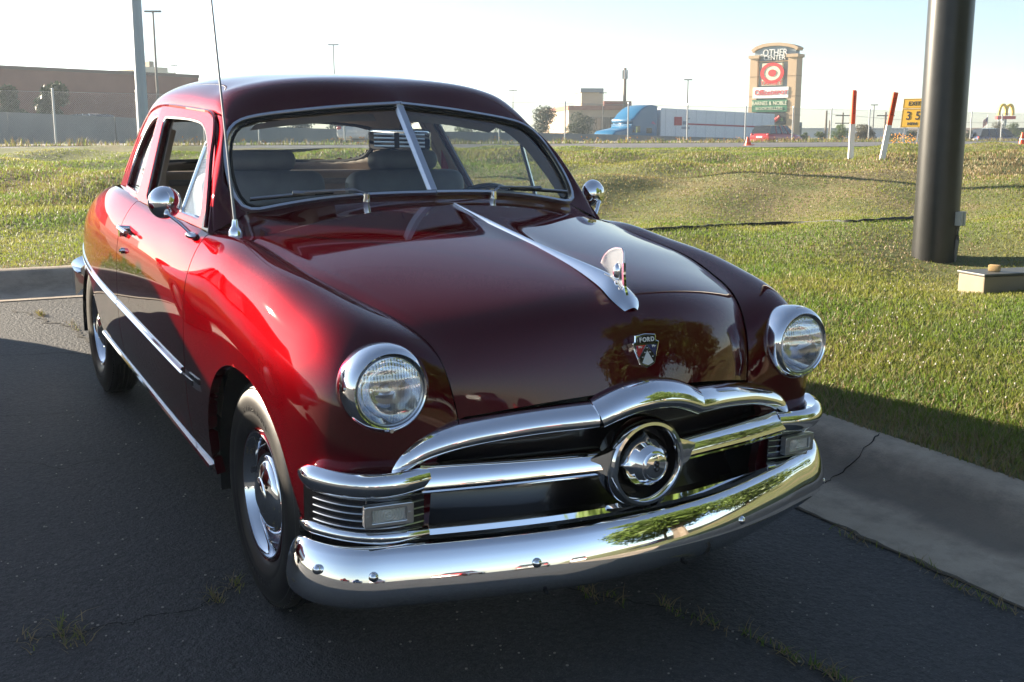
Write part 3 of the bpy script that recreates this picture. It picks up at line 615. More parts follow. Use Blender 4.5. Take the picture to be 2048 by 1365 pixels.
# ================================================================== traffic
def _lit(name, c): return mat(name, c, .25, coat=1.)
def simplecar(name, label, cat, pos, heading, L=4.7, Wd=1.85, Ht=1.65, paint=None, kind='suv', group=None):
    o = empty(name, pos, heading); tag(o, label, cat, group); w = Wd/2; b = .62*Ht if kind == 'suv' else .66*Ht; gc = .24
    if kind == 'classic': b = .66*Ht
    st = [(-L/2, .55, .80*b), (-L/2+.12, gc+.1, .97*b), (-L/2+.7, gc, b), (-.3, gc, b), (L/2-1.2, gc, b*.96), (L/2-.35, gc, b*.86), (L/2-.05, gc+.1, b*.70), (L/2, .45, b*.55)]
    prof = []
    for x, zl, zh in st:
        tw = 1-.10*max(0, (abs(x)/(L/2))-.7)/.3
        prof.append([(x, s_*w*q*tw, zl+(zh-zl)*h) for s_, q, h in ((-1, .0, 0), (-1, .80, 0), (-1, .96, .18), (-1, 1, .5), (-1, .97, .8), (-1, .86, .97), (-1, .5, 1.02), (1, 0, 1.03), (1, .5, 1.02), (1, .86, .97), (1, .97, .8), (1, 1, .5), (1, .96, .18), (1, .80, 0))])
    pe = np.array(prof); pe = ncs(np.arange(len(prof)), pe)(np.linspace(0, len(prof)-1, 30)) if False else pe
    MB().grid(pe, wv=True).add(pe[0], [tuple(range(14))]).add(pe[-1], [tuple(range(14))[::-1]]).build('body', paint, o)
    if kind == 'suv': cs = [(-L/2+.15, b, .72), (-L/2+.45, Ht*.97, .68), (-.4, Ht, .70), (.35, Ht*.97, .68), (1.15, b, .76)]
    else: cs = [(-L/2+1.05, b, .74), (-L/2+1.7, Ht*.96, .62), (-.3, Ht, .64), (.15, Ht*.965, .62), (.75, b, .74)]
    q = np.array([[(x, -w*.93*v/.72 if z == b else -w*v*1.12, z) for x, z, v in cs], [(x, w*.93*v/.72 if z == b else w*v*1.12, z) for x, z, v in cs]])
    # roof skin and glazed lower cabin
    rf = [[(x, s_*w*v*1.08, z+.03*(1-abs(s_))) for s_ in np.linspace(-1, 1, 7)] for x, z, v in cs[1:-1]]
    MB().grid(np.array(rf)).build('roof', paint, o)
    lo = [(cs[0][0], b), (cs[-1][0], b)]; top = cs[1:-1]; N_ = 5
    for s_ in (-1, 1):
        xs0 = np.linspace(cs[0][0], cs[-1][0], N_); xs1 = np.linspace(top[0][0], top[-1][0], N_); zs1 = np.interp(xs1, [c[0] for c in top], [c[1] for c in top])
        MB().grid(np.array([[(xs0[i], s_*w*.90, b-.02) for i in range(N_)], [(xs1[i], s_*w*.745, zs1[i]) for i in range(N_)]])).build('side_window', M_dkwin, o, smooth=False)
        for i in range(1, N_-1): MB().cyl((xs0[i], s_*w*.905, b-.02), (xs1[i], s_*w*.75, zs1[i]), .035, 6).build('pillar', paint, o)
    for (x0, x1, z1, nm) in ((cs[0][0], top[0][0], top[0][1], 'rear_window'), (cs[-1][0], top[-1][0], top[-1][1], 'windscreen')):
        MB().grid(np.array([[(x0, s_*w*.90, b-.02) for s_ in (-1, 0, 1)], [(x1, s_*w*.745, z1+(.02 if s_ == 0 else 0)) for s_ in (-1, 0, 1)]])).build(nm, M_dkwin, o, smooth=False)
    for x in (-L*.29, L*.31):
        for s_ in (-1, 1):
            m = zto((x, s_*(w-.10), .33), (0, s_, 0)); wh = MB().lathe([(.20, -.1), (.32, -.1), (.335, -.05), (.335, .06), (.31, .105), (.21, .105), (.20, .08)], 24, m).build('wheel', M_rubber, o); MB().lathe([(.205, .07), (.17, .09), (.06, .10), (0, .10)], 20, m).build('rim', M_satin, wh)
    for s_ in (-1, 1):
        MB().ball((-L/2+.09, s_*w*.76, b*.88), .17, 10, 6, (.5, .85, .75)).build('tail_light', _lit('tail_red', (.5, .01, .015)), o)
        MB().ball((L/2-.12, s_*w*.70, b*.62), .13, 10, 6, (.6, 1, .6)).build('headlight', M_satin, o)
    MB().box((-L/2-.05, -w*.8, .42), (-L/2+.08, w*.8, .58)).build('rear_bumper', M_satin if kind == 'classic' else paint, o, bevel=.03); MB().box((L/2-.12, -w*.8, .38), (L/2+.05, w*.8, .54)).build('front_bumper', M_satin if kind == 'classic' else paint, o, bevel=.03)
    MB().box((-L/2-.012, -.26, b*.66), (-L/2+.06, .26, b*.80)).build('number_plate', M_w, o, smooth=False)
    return o
P_white = mat('white_car_paint', (.72, .73, .74), .3, coat=1.); P_red = mat('red_car_paint', (.42, .015, .02), .3, coat=1.); P_blue = mat('blue_car_paint', (.04, .09, .24), .3, coat=1.); P_grey = mat('grey_car_paint', (.16, .165, .17), .3, .4, coat=1.)
hdg = math.atan2(T.y, T.x)
p = P(718, 63); p.z = ZF-.05; simplecar('white_suv', 'white SUV with red tail lights driving away, seen through the windscreen', 'car', p, YAW-.02, 4.6, 1.9, 1.62, P_white)
p = P(1553, 86); p.z = .62; simplecar('red_suv', 'bright red hatchback on the highway in front of the pylon sign', 'car', p, YAW-.80, 4.7, 1.9, 1.6, P_red)
p = P(1995, 95); p.z = .35; simplecar('blue_van', 'dark blue car half hidden by grass below the arch sign', 'car', p, YAW-1.4, 4.6, 1.9, 1.7, P_blue)
p = P(203, 69); p.z = 1.16; simplecar('white_car', 'white car whose roof alone shows above the concrete wall at left', 'car', p, YAW-math.pi/2-.5, 4.6, 1.8, 1.6, P_white)
# articulated truck
tA = P(1300, 100); tB = P(1527, 110); td = (tA-tB); td.z = 0; Lt = td.length; td.normalize()
TR = empty('semi_truck', Vector((tB.x, tB.y, -.30)), math.atan2(td.y, td.x)); tag(TR, 'blue semi truck hauling a long white box trailer along the highway', 'truck')
grade = .020
def gz(x): return grade*x
M_tw = varied('trailer_white', (.78, .80, .84), (.83, .85, .87), .8, .45); M_tb = mat('truck_blue', (.012, .14, .30), .35, coat=.5)
mb = MB().box((0, -1.28, 1.15), (Lt, 1.28, 3.82)); mb.V = [(x, y, z+gz(x)) for x, y, z in mb.V]; mb.build('trailer_box', M_tw, TR, bevel=.05, smooth=False)
for k_ in range(12):
    x = .6+k_*(Lt-1.2)/11; o = MB().box((x-.02, 1.281, 1.2), (x+.02, 1.292, 3.75)).build('side_rib', mat('trailer_rib', (.55, .57, .6), .5), TR, smooth=False); o.data.transform(Matrix.Translation((0, 0, gz(x))))
rs_ = MB().box((1.3, 1.295, 2.46), (Lt-3.2, 1.303, 2.60)); rs_.V = [(x, y, z+gz(x)) for x, y, z in rs_.V]; rs_.build('red_stripe', mat('stripe_red', (.42, .03, .06), .5), TR, smooth=False)
for x, z, w_, h_, c in ((Lt-2.2, 2.75, 1.0, .75, (.5, .05, .07)), (Lt-3.1, 2.62, .6, .3, (.30, .32, .40)), (Lt-3.2, 2.18, 1.1, .22, (.35, .37, .45)), (Lt-3.5, 3.0, .5, .12, (.4, .42, .48)), (2.6, 2.2, 1.6, .12, (.4, .42, .48)), (2.0, 2.0, .9, .1, (.4, .42, .48))):
    o = MB().box((x-w_/2, 1.304, z-h_/2), (x+w_/2, 1.308, z+h_/2)).build('logo_block', mat('print%d' % int(x*100), c, .6), TR, smooth=False); o.data.transform(Matrix.Translation((0, 0, gz(x))))
cab = [(0, 3.0, 3.95), (.5, 3.0, 3.97), (1.2, 2.6, 3.9), (2.0, 2.5, 3.45), (2.5, 2.5, 3.0), (2.75, 2.4, 2.75), (2.8, 2.3, 2.35)]
xs0 = Lt+.5
pf = [(0, 3.86), (.5, 3.95), (1.2, 3.86), (1.8, 3.62), (2.35, 3.22), (2.75, 2.82), (3.0, 2.74), (3.0, 2.64), (2.72, 2.62), (3.15, 1.98), (3.4, 1.93), (4.9, 1.70), (5.2, 1.45), (5.25, .8), (0, .8)]
me = plate([(a, b) for a, b in pf], [], 2.3, .12); me.transform(frame((xs0, 0, gz(xs0)), (1, 0, 0), (0, 0, 1), (0, -1, 0))); link('cab', me, M_tb, TR, False)
o = MB().box((xs0+2.60, -1.29, 2.63), (xs0+3.12, 1.29, 2.71)).build('sun_shade', M_tb, TR, smooth=False)
for s_ in (-1, 1):
    mb = MB().add([(xs0+2.05, s_*1.285, 2.02), (xs0+3.06, s_*1.285, 2.02), (xs0+2.72, s_*1.285, 2.56), (xs0+2.05, s_*1.285, 2.58)], [(0, 1, 2, 3)]); mb.build('side_window', mat('cab_window', (.045, .07, .065), .15, coat=1.), TR, smooth=False)
    mb = MB().add([(xs0+.6, s_*1.285, 1.95), (xs0+1.3, s_*1.285, 1.95), (xs0+1.3, s_*1.285, 2.4), (xs0+.6, s_*1.285, 2.4)], [(0, 1, 2, 3)]); mb.build('sleeper_window', M_dkwin, TR, smooth=False)
    MB().box((xs0+2.7, s_*1.35, 2.0), (xs0+2.85, s_*1.55, 2.5)).build('wing_mirror', M_chrome, TR, smooth=False)
    for q, c in (((.3, 1.45, 1.9, 1.75), (.65, .12, .05)), ((1.4, 1.3, 2.1, 1.6), (.75, .45, .05)), ((.1, 2.7, .7, 3.0), (.45, .1, .25))):
        MB().add([(xs0+q[0], s_*1.29, q[1]), (xs0+q[2], s_*1.29, q[1]+.1), (xs0+q[2]-.2, s_*1.29, q[3]), (xs0+q[0]+.3, s_*1.29, q[3]-.1)], [(0, 1, 2, 3)]).build('side_graphic', mat('graphic%d' % int(q[0]*10), c, .5), TR, smooth=False)
MB().add([(xs0+2.76, -1.05, 2.60), (xs0+2.76, 1.05, 2.60), (xs0+3.19, 1.1, 2.02), (xs0+3.19, -1.1, 2.02)], [(0, 1, 2, 3)]).build('windscreen', MATS['cab_window'], TR, smooth=False)
for x in (1.2, 2.4, Lt-.9, Lt+.3, Lt+4.6):
    for s_ in (-1, 1): MB().cyl((x, s_*.75, .5+gz(x)), (x, s_*1.25, .5+gz(x)), .5, 20).build('wheel', M_rubber, TR)
# traffic cones
def cone(px, py, d, label, lean=0.):
    b = P(px, d); b.z = 1.435-(py-272)/FPX*d; o = empty('traffic_cone', b); tag(o, label, 'traffic cone', 'orange traffic cones along the road'); o.rotation_euler = (lean, 0, 0); hh = 17*d/FPX if px < 1600 else .55
    MB().lathe([(.15, .03), (.14, .06), (.035, hh), (.0, hh)], 20).build('cone', M_or, o); MB().box((-.19, -.19, 0), (.19, .19, .03)).build('base', M_or, o, smooth=False); MB().lathe([(.098, hh*.45), (.07, hh*.62)], 20, Matrix.Scale(1.04, 4)).build('reflective_band', M_w, o)
cone(1497, 291, 48, 'tall orange traffic cone in front of the white trailer', .12); cone(2045, 292, 46, 'orange traffic cone at the right edge of the road')
# ================================================================== plants
def leafmat(name, c1, c2, trans=.35):
    m = bpy.data.materials.new(name); m.use_nodes = True; t = m.node_tree; b = t.nodes['Principled BSDF']; o = t.nodes['Material Output']
    oi = t.nodes.new('ShaderNodeTexCoord'); n = t.nodes.new('ShaderNodeTexNoise'); n.inputs['Scale'].default_value = 2.3; n.inputs['Detail'].default_value = 5; t.links.new(oi.outputs['Object'], n.inputs[0])
    col = ramp(t, n.outputs[0], [(.35, c1), (.65, c2)]); t.links.new(col, b.inputs['Base Color']); b.inputs['Roughness'].default_value = .55
    tl = t.nodes.new('ShaderNodeBsdfTranslucent'); mx = t.nodes.new('ShaderNodeMixShader'); mx.inputs[0].default_value = trans; t.links.new(col, tl.inputs[0]); t.links.new(b.outputs[0], mx.inputs[1]); t.links.new(tl.outputs[0], mx.inputs[2]); t.links.new(mx.outputs[0], o.inputs[0])
    MATS[name] = m; return m
L_dark = leafmat('leaf_dark', (.020, .035, .014), (.045, .065, .022), .2); L_mid = leafmat('leaf_mid', (.05, .085, .02), (.10, .14, .035)); L_olive = leafmat('leaf_olive', (.085, .08, .045), (.14, .12, .07)); L_bright = leafmat('leaf_bright', (.07, .12, .02), (.13, .19, .04), .45)
M_bark = varied('bark', (.10, .075, .055), (.15, .12, .09), 6, .9, .4, 30, .01)
def leaves(n, clumps, size, asp=.5):
    """n leaf faces spread in ellipsoid clumps [(c, r(3))]"""
    cl = np.array([c for c, r in clumps]); rr = np.array([r for c, r in clumps]); vol = rr.prod(1)**.66; k = rng.choice(len(cl), n, p=vol/vol.sum())
    d = rng.normal(size=(n, 3)); d /= np.linalg.norm(d, axis=1)[:, None]; rad_ = rng.uniform(.25, 1, n)**.45*(1+.12*rng.normal(size=n))
    p = cl[k]+d*rr[k]*rad_[:, None]
    a = rng.normal(size=(n, 3)); a /= np.linalg.norm(a, axis=1)[:, None]; b = np.cross(a, rng.normal(size=(n, 3))); b /= np.linalg.norm(b, axis=1)[:, None]+1e-9
    s_ = size*rng.uniform(.6, 1.4, n)[:, None]
    V = np.stack([p-a*s_, p-b*s_*asp, p+a*s_, p+b*s_*asp], 1).reshape(-1, 3)
    me = bpy.data.meshes.new('leaves'); me.vertices.add(len(V)); me.vertices.foreach_set('co', V.ravel()); me.loops.add(4*n); me.loops.foreach_set('vertex_index', np.arange(4*n)); me.polygons.add(n); me.polygons.foreach_set('loop_start', np.arange(0, 4*n, 4)); me.polygons.foreach_set('loop_total', np.full(n, 4)); me.update(calc_edges=True); return me
def plant(name, label, cat, pos, w, h, m, n=2500, trunk=.0, group=None, k=14, size=None, wide=1.):
    o = empty(name, pos); tag(o, label, cat, group); cl = []
    t0 = trunk*h
    for i in range(k):
        a = rng.uniform(0, 2*math.pi); r = w/2*rng.uniform(.1, .72); zz = t0+(h-t0)*rng.uniform(.18, .88); fall = 1-.55*abs(zz-t0-(h-t0)*.4)/((h-t0)*.6)
        q = w*rng.uniform(.13, .24); cl.append(((r*fall*math.cos(a), r*fall*math.sin(a), zz), (q, q, q*.8*min(1.3, h/w))))
    link('crown', leaves(n, cl, size or max(.05, w*.022)), m, o, False)
    mb = MB().tube([(0, 0, -.3), (.03*w, 0, h*.3), (0, .03*w, h*.62)], max(.03, w*.03), 7, up=(0, 1, 0), scale=lambda t: 1-.6*t)
    for c, r in cl[:7]: mb.tube([(0, 0, h*.25), (c[0]*.5, c[1]*.5, (h*.25+c[2])/2), c], max(.015, w*.012), 5, up=(.3, .9, 0), scale=lambda t: 1-.6*t)
    mb.build('trunk', M_bark, o); return o
def plantpx(name, label, cat, x0, x1, top, d, m, base=None, **kw):
    p = P((x0+x1)/2, d); z0 = base if base is not None else ZF-.2; p.z = z0; w = (x1-x0)*d/FPX*.95; h = (272-top)*d/FPX+1.435-z0; return plant(name, label, cat, p, w, h, m, **kw)
plantpx('shrub', 'dark green shrub in front of the brick store, at the left edge', 'shrub', -8, 62, 176, 72, L_dark, n=7000, size=.16, group='shrubs in front of the brick store')
plantpx('shrub', 'wider olive shrub in front of the brick store, right of the dark one', 'shrub', 55, 148, 174, 74, L_dark, n=9000, size=.16, group='shrubs in front of the brick store')
plantpx('tree', 'dark bushy tree just right of the car roof behind the wall', 'tree', 1040, 1122, 216, 112, L_dark, n=4500, base=.3)
plantpx('tree', 'dark rounded tree left of the truck cab behind the wall', 'tree', 1122, 1200, 228, 116, L_dark, n=4500, base=.3)
plantpx('tree', 'bright green bush behind the upright marker post', 'bush', 1655, 1702, 246, 95, L_bright, n=2500)
plantpx('tree', 'olive rounded bush between the two marker posts', 'bush', 1700, 1768, 250, 90, L_olive, n=4000)
plantpx('tree', 'low dark bush behind the exit sign, left half', 'bush', 1768, 1810, 265, 100, L_dark, n=2200)
plantpx('tree', 'low dark bush behind the exit sign, right half', 'bush', 1800, 1845, 261, 102, L_dark, n=2200)
plantpx('tree', 'small green bush beside the red hatchback', 'bush', 1596, 1622, 264, 100, L_mid, n=1200)
plantpx('tree', 'dark bush right behind the thick black pole', 'bush', 1925, 1950, 262, 95, L_dark, n=1500)
plantpx('tree', 'bright green bush left of the arch sign', 'bush', 1950, 1990, 258, 100, L_bright, n=2600)
plantpx('tree', 'grey green tree below the arch sign, left half', 'tree', 1972, 2012, 246, 120, L_olive, n=2600)
plantpx('tree', 'airy grey green tree at the right edge below the arch sign', 'tree', 2003, 2046, 247, 122, L_mid, n=2600)
for i, (x0, x1, top, lab) in enumerate(((430, 560, 238, 'dark bush behind the wall, left half of the windscreen'), (545, 660, 240, 'broad bush behind the wall seen through the rear window'), (640, 780, 236, 'dark bush above the white SUV'), (900, 985, 240, 'green bush behind the wall in the right windscreen pane'), (975, 1050, 236, 'green bush behind the wall near the right windscreen post'))):
    plantpx('tree', lab, 'bush', x0, x1, top, 100, L_mid if i > 2 else L_dark, n=2200, base=.3)
for x0, x1, top, lab in ((1622, 1660, 263, 'low green bush left of the upright marker post'), (1843, 1878, 262, 'low green bush at the left edge of the thick black pole'), (2030, 2075, 258, 'leafy green bush cut off by the right edge of the picture')):
    plantpx('tree', lab, 'bush', x0, x1, top, 97, L_mid, n=1800)
# trees across the lot, mirrored in the chrome and paint
plant('tree', 'nearest broad shade tree across the lot, mirrored large in the bumper', 'tree', Vector((8.2, 6.4, lotz(8, 6)-.1)), 9.5, 8.5, L_bright, n=22000, trunk=.20, k=34, size=.15, group='shade trees across the lot')
plant('tree', 'smaller shade tree farther across the lot, mirrored in the bumper', 'tree', Vector((13.0, 9.0, lotz(13, 9)-.1)), 10., 8.0, L_bright, n=14000, trunk=.12, k=30, size=.17, group='shade trees across the lot')
plant('tree', 'darker green shade tree on the grass side, mirrored in the bumper end', 'tree', Vector((6.5, 14.5, lotz(6, 14)-.1)), 10., 8., L_mid, n=14000, trunk=.12, k=30, size=.17, group='shade trees across the lot')
# cars across the lot, mirrored in the bumper, and the neighbour whose shadow falls here
for i, (x, y, pt, kd, hd_) in enumerate(((17, -9, P_white, 'sedan', .1), (18, -5, P_red, 'classic', .05), (18.5, -1.5, P_grey, 'suv', .0), (19, 2.2, P_white, 'suv', .1), (15, -16, P_blue, 'classic', .3), (12, -22, P_red, 'sedan', .5), (21, 12, P_red, 'suv', .1))):
    simplecar('parked_car', ['white saloon', 'red vintage saloon', 'grey wagon', 'white wagon', 'blue vintage saloon', 'red saloon', 'red wagon'][i]+' parked across the lot, mirrored in the chrome bumper', 'car', Vector((x, y, lotz(x, y))), hd_, 4.7, 1.85, 1.5, pt, kd, 'cars parked across the lot')
NB = simplecar('parked_car', 'red vintage car parked alongside, mirrored in the maroon fender', 'car', Vector((-3.6, -3.02, lotz(-3.6, -3.02))), 0., 5.4, 1.86, 1.60, P_red, 'classic')
# ================================================================== grass, clover, weeds
def bladefield(name, m, pts, h, w, lean=.5, parent=None):
    n = len(pts); a = rng.uniform(0, 2*math.pi, n); ux = np.stack([np.cos(a), np.sin(a), 0*a], 1); b = rng.uniform(0, 2*math.pi, n); L_ = np.stack([np.cos(b), np.sin(b), 0*b], 1)*(rng.uniform(.1, 1, n)*lean*h)[:, None]
    up = np.zeros((n, 3)); up[:, 2] = h
    p = pts; V = np.stack([p-ux*w[:, None], p+ux*w[:, None], p+up*.55+L_*.35+ux*w[:, None]*.7, p+up*.55+L_*.35-ux*w[:, None]*.7, p+up*rng.uniform(.75, 1., n)[:, None]+L_], 1).reshape(-1, 3)
    i = np.arange(n)*5; me = bpy.data.meshes.new(name); me.vertices.add(5*n); me.vertices.foreach_set('co', V.ravel())
    lv = np.stack([i, i+1, i+2, i+3, i+3, i+2, i+4], 1).ravel(); me.loops.add(7*n); me.loops.foreach_set('vertex_index', lv); me.polygons.add(2*n)
    ls = np.stack([np.arange(n)*7, np.arange(n)*7+4], 1).ravel(); me.polygons.foreach_set('loop_start', ls); me.polygons.foreach_set('loop_total', np.tile([4, 3], n)); me.update(calc_edges=True)
    o = link(name, me, m, parent, False); return tag(o, kind='stuff')
def _gm(name, stops, trans=.45):
    m = leafmat(name, stops[0], stops[1], trans); t = m.node_tree
    n = [q for q in t.nodes if q.type == 'TEX_NOISE'][0]; n.inputs['Scale'].default_value = .42; n.inputs['Detail'].default_value = 7; n.inputs['Roughness'].default_value = .68
    r = [q for q in t.nodes if q.type == 'VALTORGB'][0]; e = r.color_ramp.elements
    while len(e) < len(stops): e.new(.5)
    for i, c in enumerate(stops): e[i].position = .30+.38*i/(len(stops)-1); e[i].color = (*c, 1)
    return m
G_green = _gm('grass_green', [(.070, .130, .018), (.112, .180, .024), (.185, .205, .036), (.25, .22, .08)], .55)
G_dry = _gm('grass_dry', [(.22, .165, .075), (.27, .20, .10), (.17, .13, .06)], .3)
def tn(x, y): return math.sin(x*.31+1.7*math.sin(y*.23))+math.sin(y*.47+1.3*math.sin(x*.19)+2)+.6*math.sin(x*.9+y*1.1)
def scatter(n, d0, d1, a0, a1):
    d = d0*(d1/d0)**rng.uniform(0, 1, n); a = rng.uniform(a0, a1, n); return d, a
N0 = 560000
d, a = scatter(N0, 4.2, 46, -.56, .52)
X = CAMP.x+HX.x*d*np.cos(a)+RT.x*d*np.sin(a); Y = CAMP.y+HX.y*d*np.cos(a)+RT.y*d*np.sin(a)
kd = np.array([kerbdist(x, y) for x, y in zip(X, Y)]); u = d*np.sin(a); dd = d*np.cos(a)
ok = (kd > .672) & (dd < 34.3+.66*u)
X, Y, d, kd, u, dd = [q[ok] for q in (X, Y, d, kd, u, dd)]
Z = np.array([terrain(x, y) for x, y in zip(X, Y)])
nn = np.array([tn(x, y) for x, y in zip(X, Y)])+rng.normal(0, .35, len(X))
# dry band below the marker posts, around the pole, and along the kerb edge
pd = np.hypot(X-g_.x, (Y-g_.y)); band = np.exp(-((dd-(17.5+.12*u))/3.2)**2)*(u > -1)
dryp = .10+.62*band+.75*np.exp(-(pd/.75)**2)+.45*np.exp(-((kd-.72)/.30)**2)+.34*np.clip(nn-.55, 0, 1)+.18*sm(0)
dry = rng.uniform(0, 1, len(X)) < dryp
bare = (rng.uniform(0, 1, len(X)) < .55*np.exp(-(pd/.55)**2)+.5*np.exp(-((kd-.70)/.18)**2)+.10*band)
keep = ~bare
h = (.025+.018*rng.uniform(0, 1, len(X)))*(1+.35*np.clip(nn, -1, 1.5))*(1+.35*np.clip((d-6)/20, 0, 1.6)); w = .0021*(d/6)**.85+.0009
pts = np.stack([X, Y, Z-.004], 1)
for sel, nm, m, hk in ((keep & ~dry, 'green_grass', G_green, 1.), (keep & dry, 'dry_grass', G_dry, .85)):
    bladefield(nm, m, pts[sel], h[sel]*hk, w[sel], .9)
# tall seedy grass along fence and road edge
n = 9000; u_ = rng.uniform(-45, 60, n); off = rng.normal(0, .5, n); pts = np.array([cg(q, fl(q)-1.4+o_, ZF) for q, o_ in zip(u_, off)]); hh = rng.uniform(.15, .55, n)*(.6+.4*np.sin(u_*1.7)**2)
sel = rng.uniform(0, 1, n) < .5
bladefield('roadside_weeds', G_dry, pts[sel], hh[sel], np.full(sel.sum(), .016), .5); bladefield('roadside_grass', G_green, pts[~sel], hh[~sel]*.8, np.full((~sel).sum(), .02), .6)
n = 260; V = MB(); 
for q in range(240):
    c = P(1805, 54)+Vector((rng.normal(0, .42), rng.normal(0, .4), ZF+rng.uniform(.05, .55))) if q < 60 else cg(rng.uniform(-16, 34), 0)*1
    if q >= 60: uu = rng.uniform(-16, 34); c = cg(uu, fl(uu)-1.2+rng.normal(0, .4), ZF+rng.uniform(.1, .4))
    V.ball(tuple(c), .032, 5, 3)
tag(V.build('wildflowers', mat('orange_petal', (.75, .30, .02), .7)), kind='stuff')
# white clover heads
n = 90; cl = MB(); cnt = 0
while cnt < n:
    dd_ = rng.uniform(4.5, 9.5); aa = rng.uniform(.12, .50); x = CAMP.x+HX.x*dd_*math.cos(aa)+RT.x*dd_*math.sin(aa); y = CAMP.y+HX.y*dd_*math.cos(aa)+RT.y*dd_*math.sin(aa)
    if kerbdist(x, y) < 1.5 or math.sin(x*1.3)*math.sin(y*1.1+1) < .15+.5*rng.uniform(-.6, .6): continue
    cl.ball((x, y, terrain(x, y)+rng.uniform(.03, .055)), .0052, 6, 4); cnt += 1
tag(cl.build('clover_flowers', mat('clover_white', (.5, .48, .42), .8)), kind='stuff')
# crack weeds and scattered debris on asphalt
wp_ = []; 
for (px, py, n_, sp_w) in ((125, 1272, 46, .05), (165, 1268, 36, .05), (60, 1284, 20, .04), (430, 1200, 40, .03), (470, 1174, 36, .03), (1175, 1190, 40, .03), (1230, 1200, 26, .05), (1345, 1222, 40, .05), (1420, 1250, 30, .03), (1500, 1276, 30, .03), (1580, 1316, 60, .05), (1660, 1352, 70, .05), (80, 630, 90, .05), (150, 655, 40, .08), (1720, 1085, 30, .05), (1920, 1180, 46, .06), (1840, 1130, 30, .05), (2000, 1215, 30, .04)):
    c = lotpx(px, py)
    for _ in range(n_): wp_.append(LW((c[0]+rng.normal(0, sp_w), c[1]+rng.normal(0, .012), .002)))
wp_ = np.array([tuple(p) for p in wp_]); k_ = rng.uniform(0, 1, len(wp_)) < .6
bladefield('crack_weeds', G_green, wp_[~k_], rng.uniform(.012, .04, (~k_).sum()), np.full((~k_).sum(), .0022), 1.5); bladefield('dry_weeds', G_dry, wp_[k_], rng.uniform(.015, .045, k_.sum()), np.full(k_.sum(), .0018), 2.2)
mb = MB()
for _ in range(420):
    px, py = rng.uniform(0, 2048), rng.uniform(720, 1365); c = lotpx(px, py)
    if c[1] > 1.25: continue
    q = LW((*c, .003)); r = rng.uniform(.0015, .0045); mb.ball(tuple(q), r, 5, 3, (1, 1.2, .7))
tag(mb.build('gravel', varied('gravel_grey', (.20, .19, .17), (.34, .31, .27), 8, .9)), kind='stuff')
# gutter dirt line
gp_ = [LW((x, 1.277+rng.normal(0, .006), .005)) for x in np.arange(-3, 3, .05)]
tag(MB().tube(gp_, .010, 5, ry=.004, scale=lambda t: .5+.9*abs(math.sin(57*t)*math.sin(23*t))).build('gutter_dirt', varied('dirt', (.07, .055, .04), (.11, .09, .065), 20, .95)), kind='stuff')
# ================================================================== the car (built in lot coordinates: x forward, y left, z up)
CAR = empty('vintage_car'); CAR.matrix_world = RM.to_4x4()
tag(CAR, 'glossy dark maroon two-door vintage car with chrome bumper and split windscreen', 'car')
def part(mb, name, m, parent=CAR, **kw): return mb.build(name, m, parent, **kw)
# ---------------- body side net (right side, v = -y); rows from seam/belt down to sill
K = [  # x, [(v,z)*9]
 (-4.36, [(.40, .84), (.46, .84), (.52, .82), (.56, .79), (.58, .74), (.59, .68), (.59, .60), (.58, .50), (.56, .42)]),
 (-4.05, [(.50, .93), (.55, .92), (.59, .895), (.625, .855), (.65, .80), (.665, .73), (.665, .62), (.655, .50), (.64, .42)]),
 (-3.5, [(.63, 1.02), (.67, 1.008), (.71, .978), (.745, .93), (.775, .86), (.79, .76), (.79, .62), (.78, .48), (.76, .40)]),
 (-2.9, [(.727, 1.085), (.757, 1.07), (.79, 1.037), (.823, .98), (.855, .90), (.873, .77), (.873, .61), (.866, .47), (.85, .395)]),
 (-2.35, [(.778, 1.11), (.802, 1.098), (.832, 1.065), (.865, 1.005), (.890, .92), (.902, .78), (.902, .60), (.888, .46), (.868, .375)]),
 (-1.86, [(.785, 1.10), (.810, 1.088), (.840, 1.055), (.872, .998), (.895, .92), (.906, .78), (.906, .59), (.890, .44), (.868, .358)]),
 (-1.25, [(.787, 1.092), (.812, 1.08), (.842, 1.05), (.872, .995), (.895, .92), (.906, .78), (.906, .58), (.890, .42), (.868, .334)]),
 (-.65, [(.785, 1.086), (.808, 1.078), (.837, 1.048), (.868, .99), (.891, .915), (.903, .78), (.903, .57), (.887, .40), (.866, .308)])]
NET = [[(x, v, z) for v, z in c] for x, c in K]
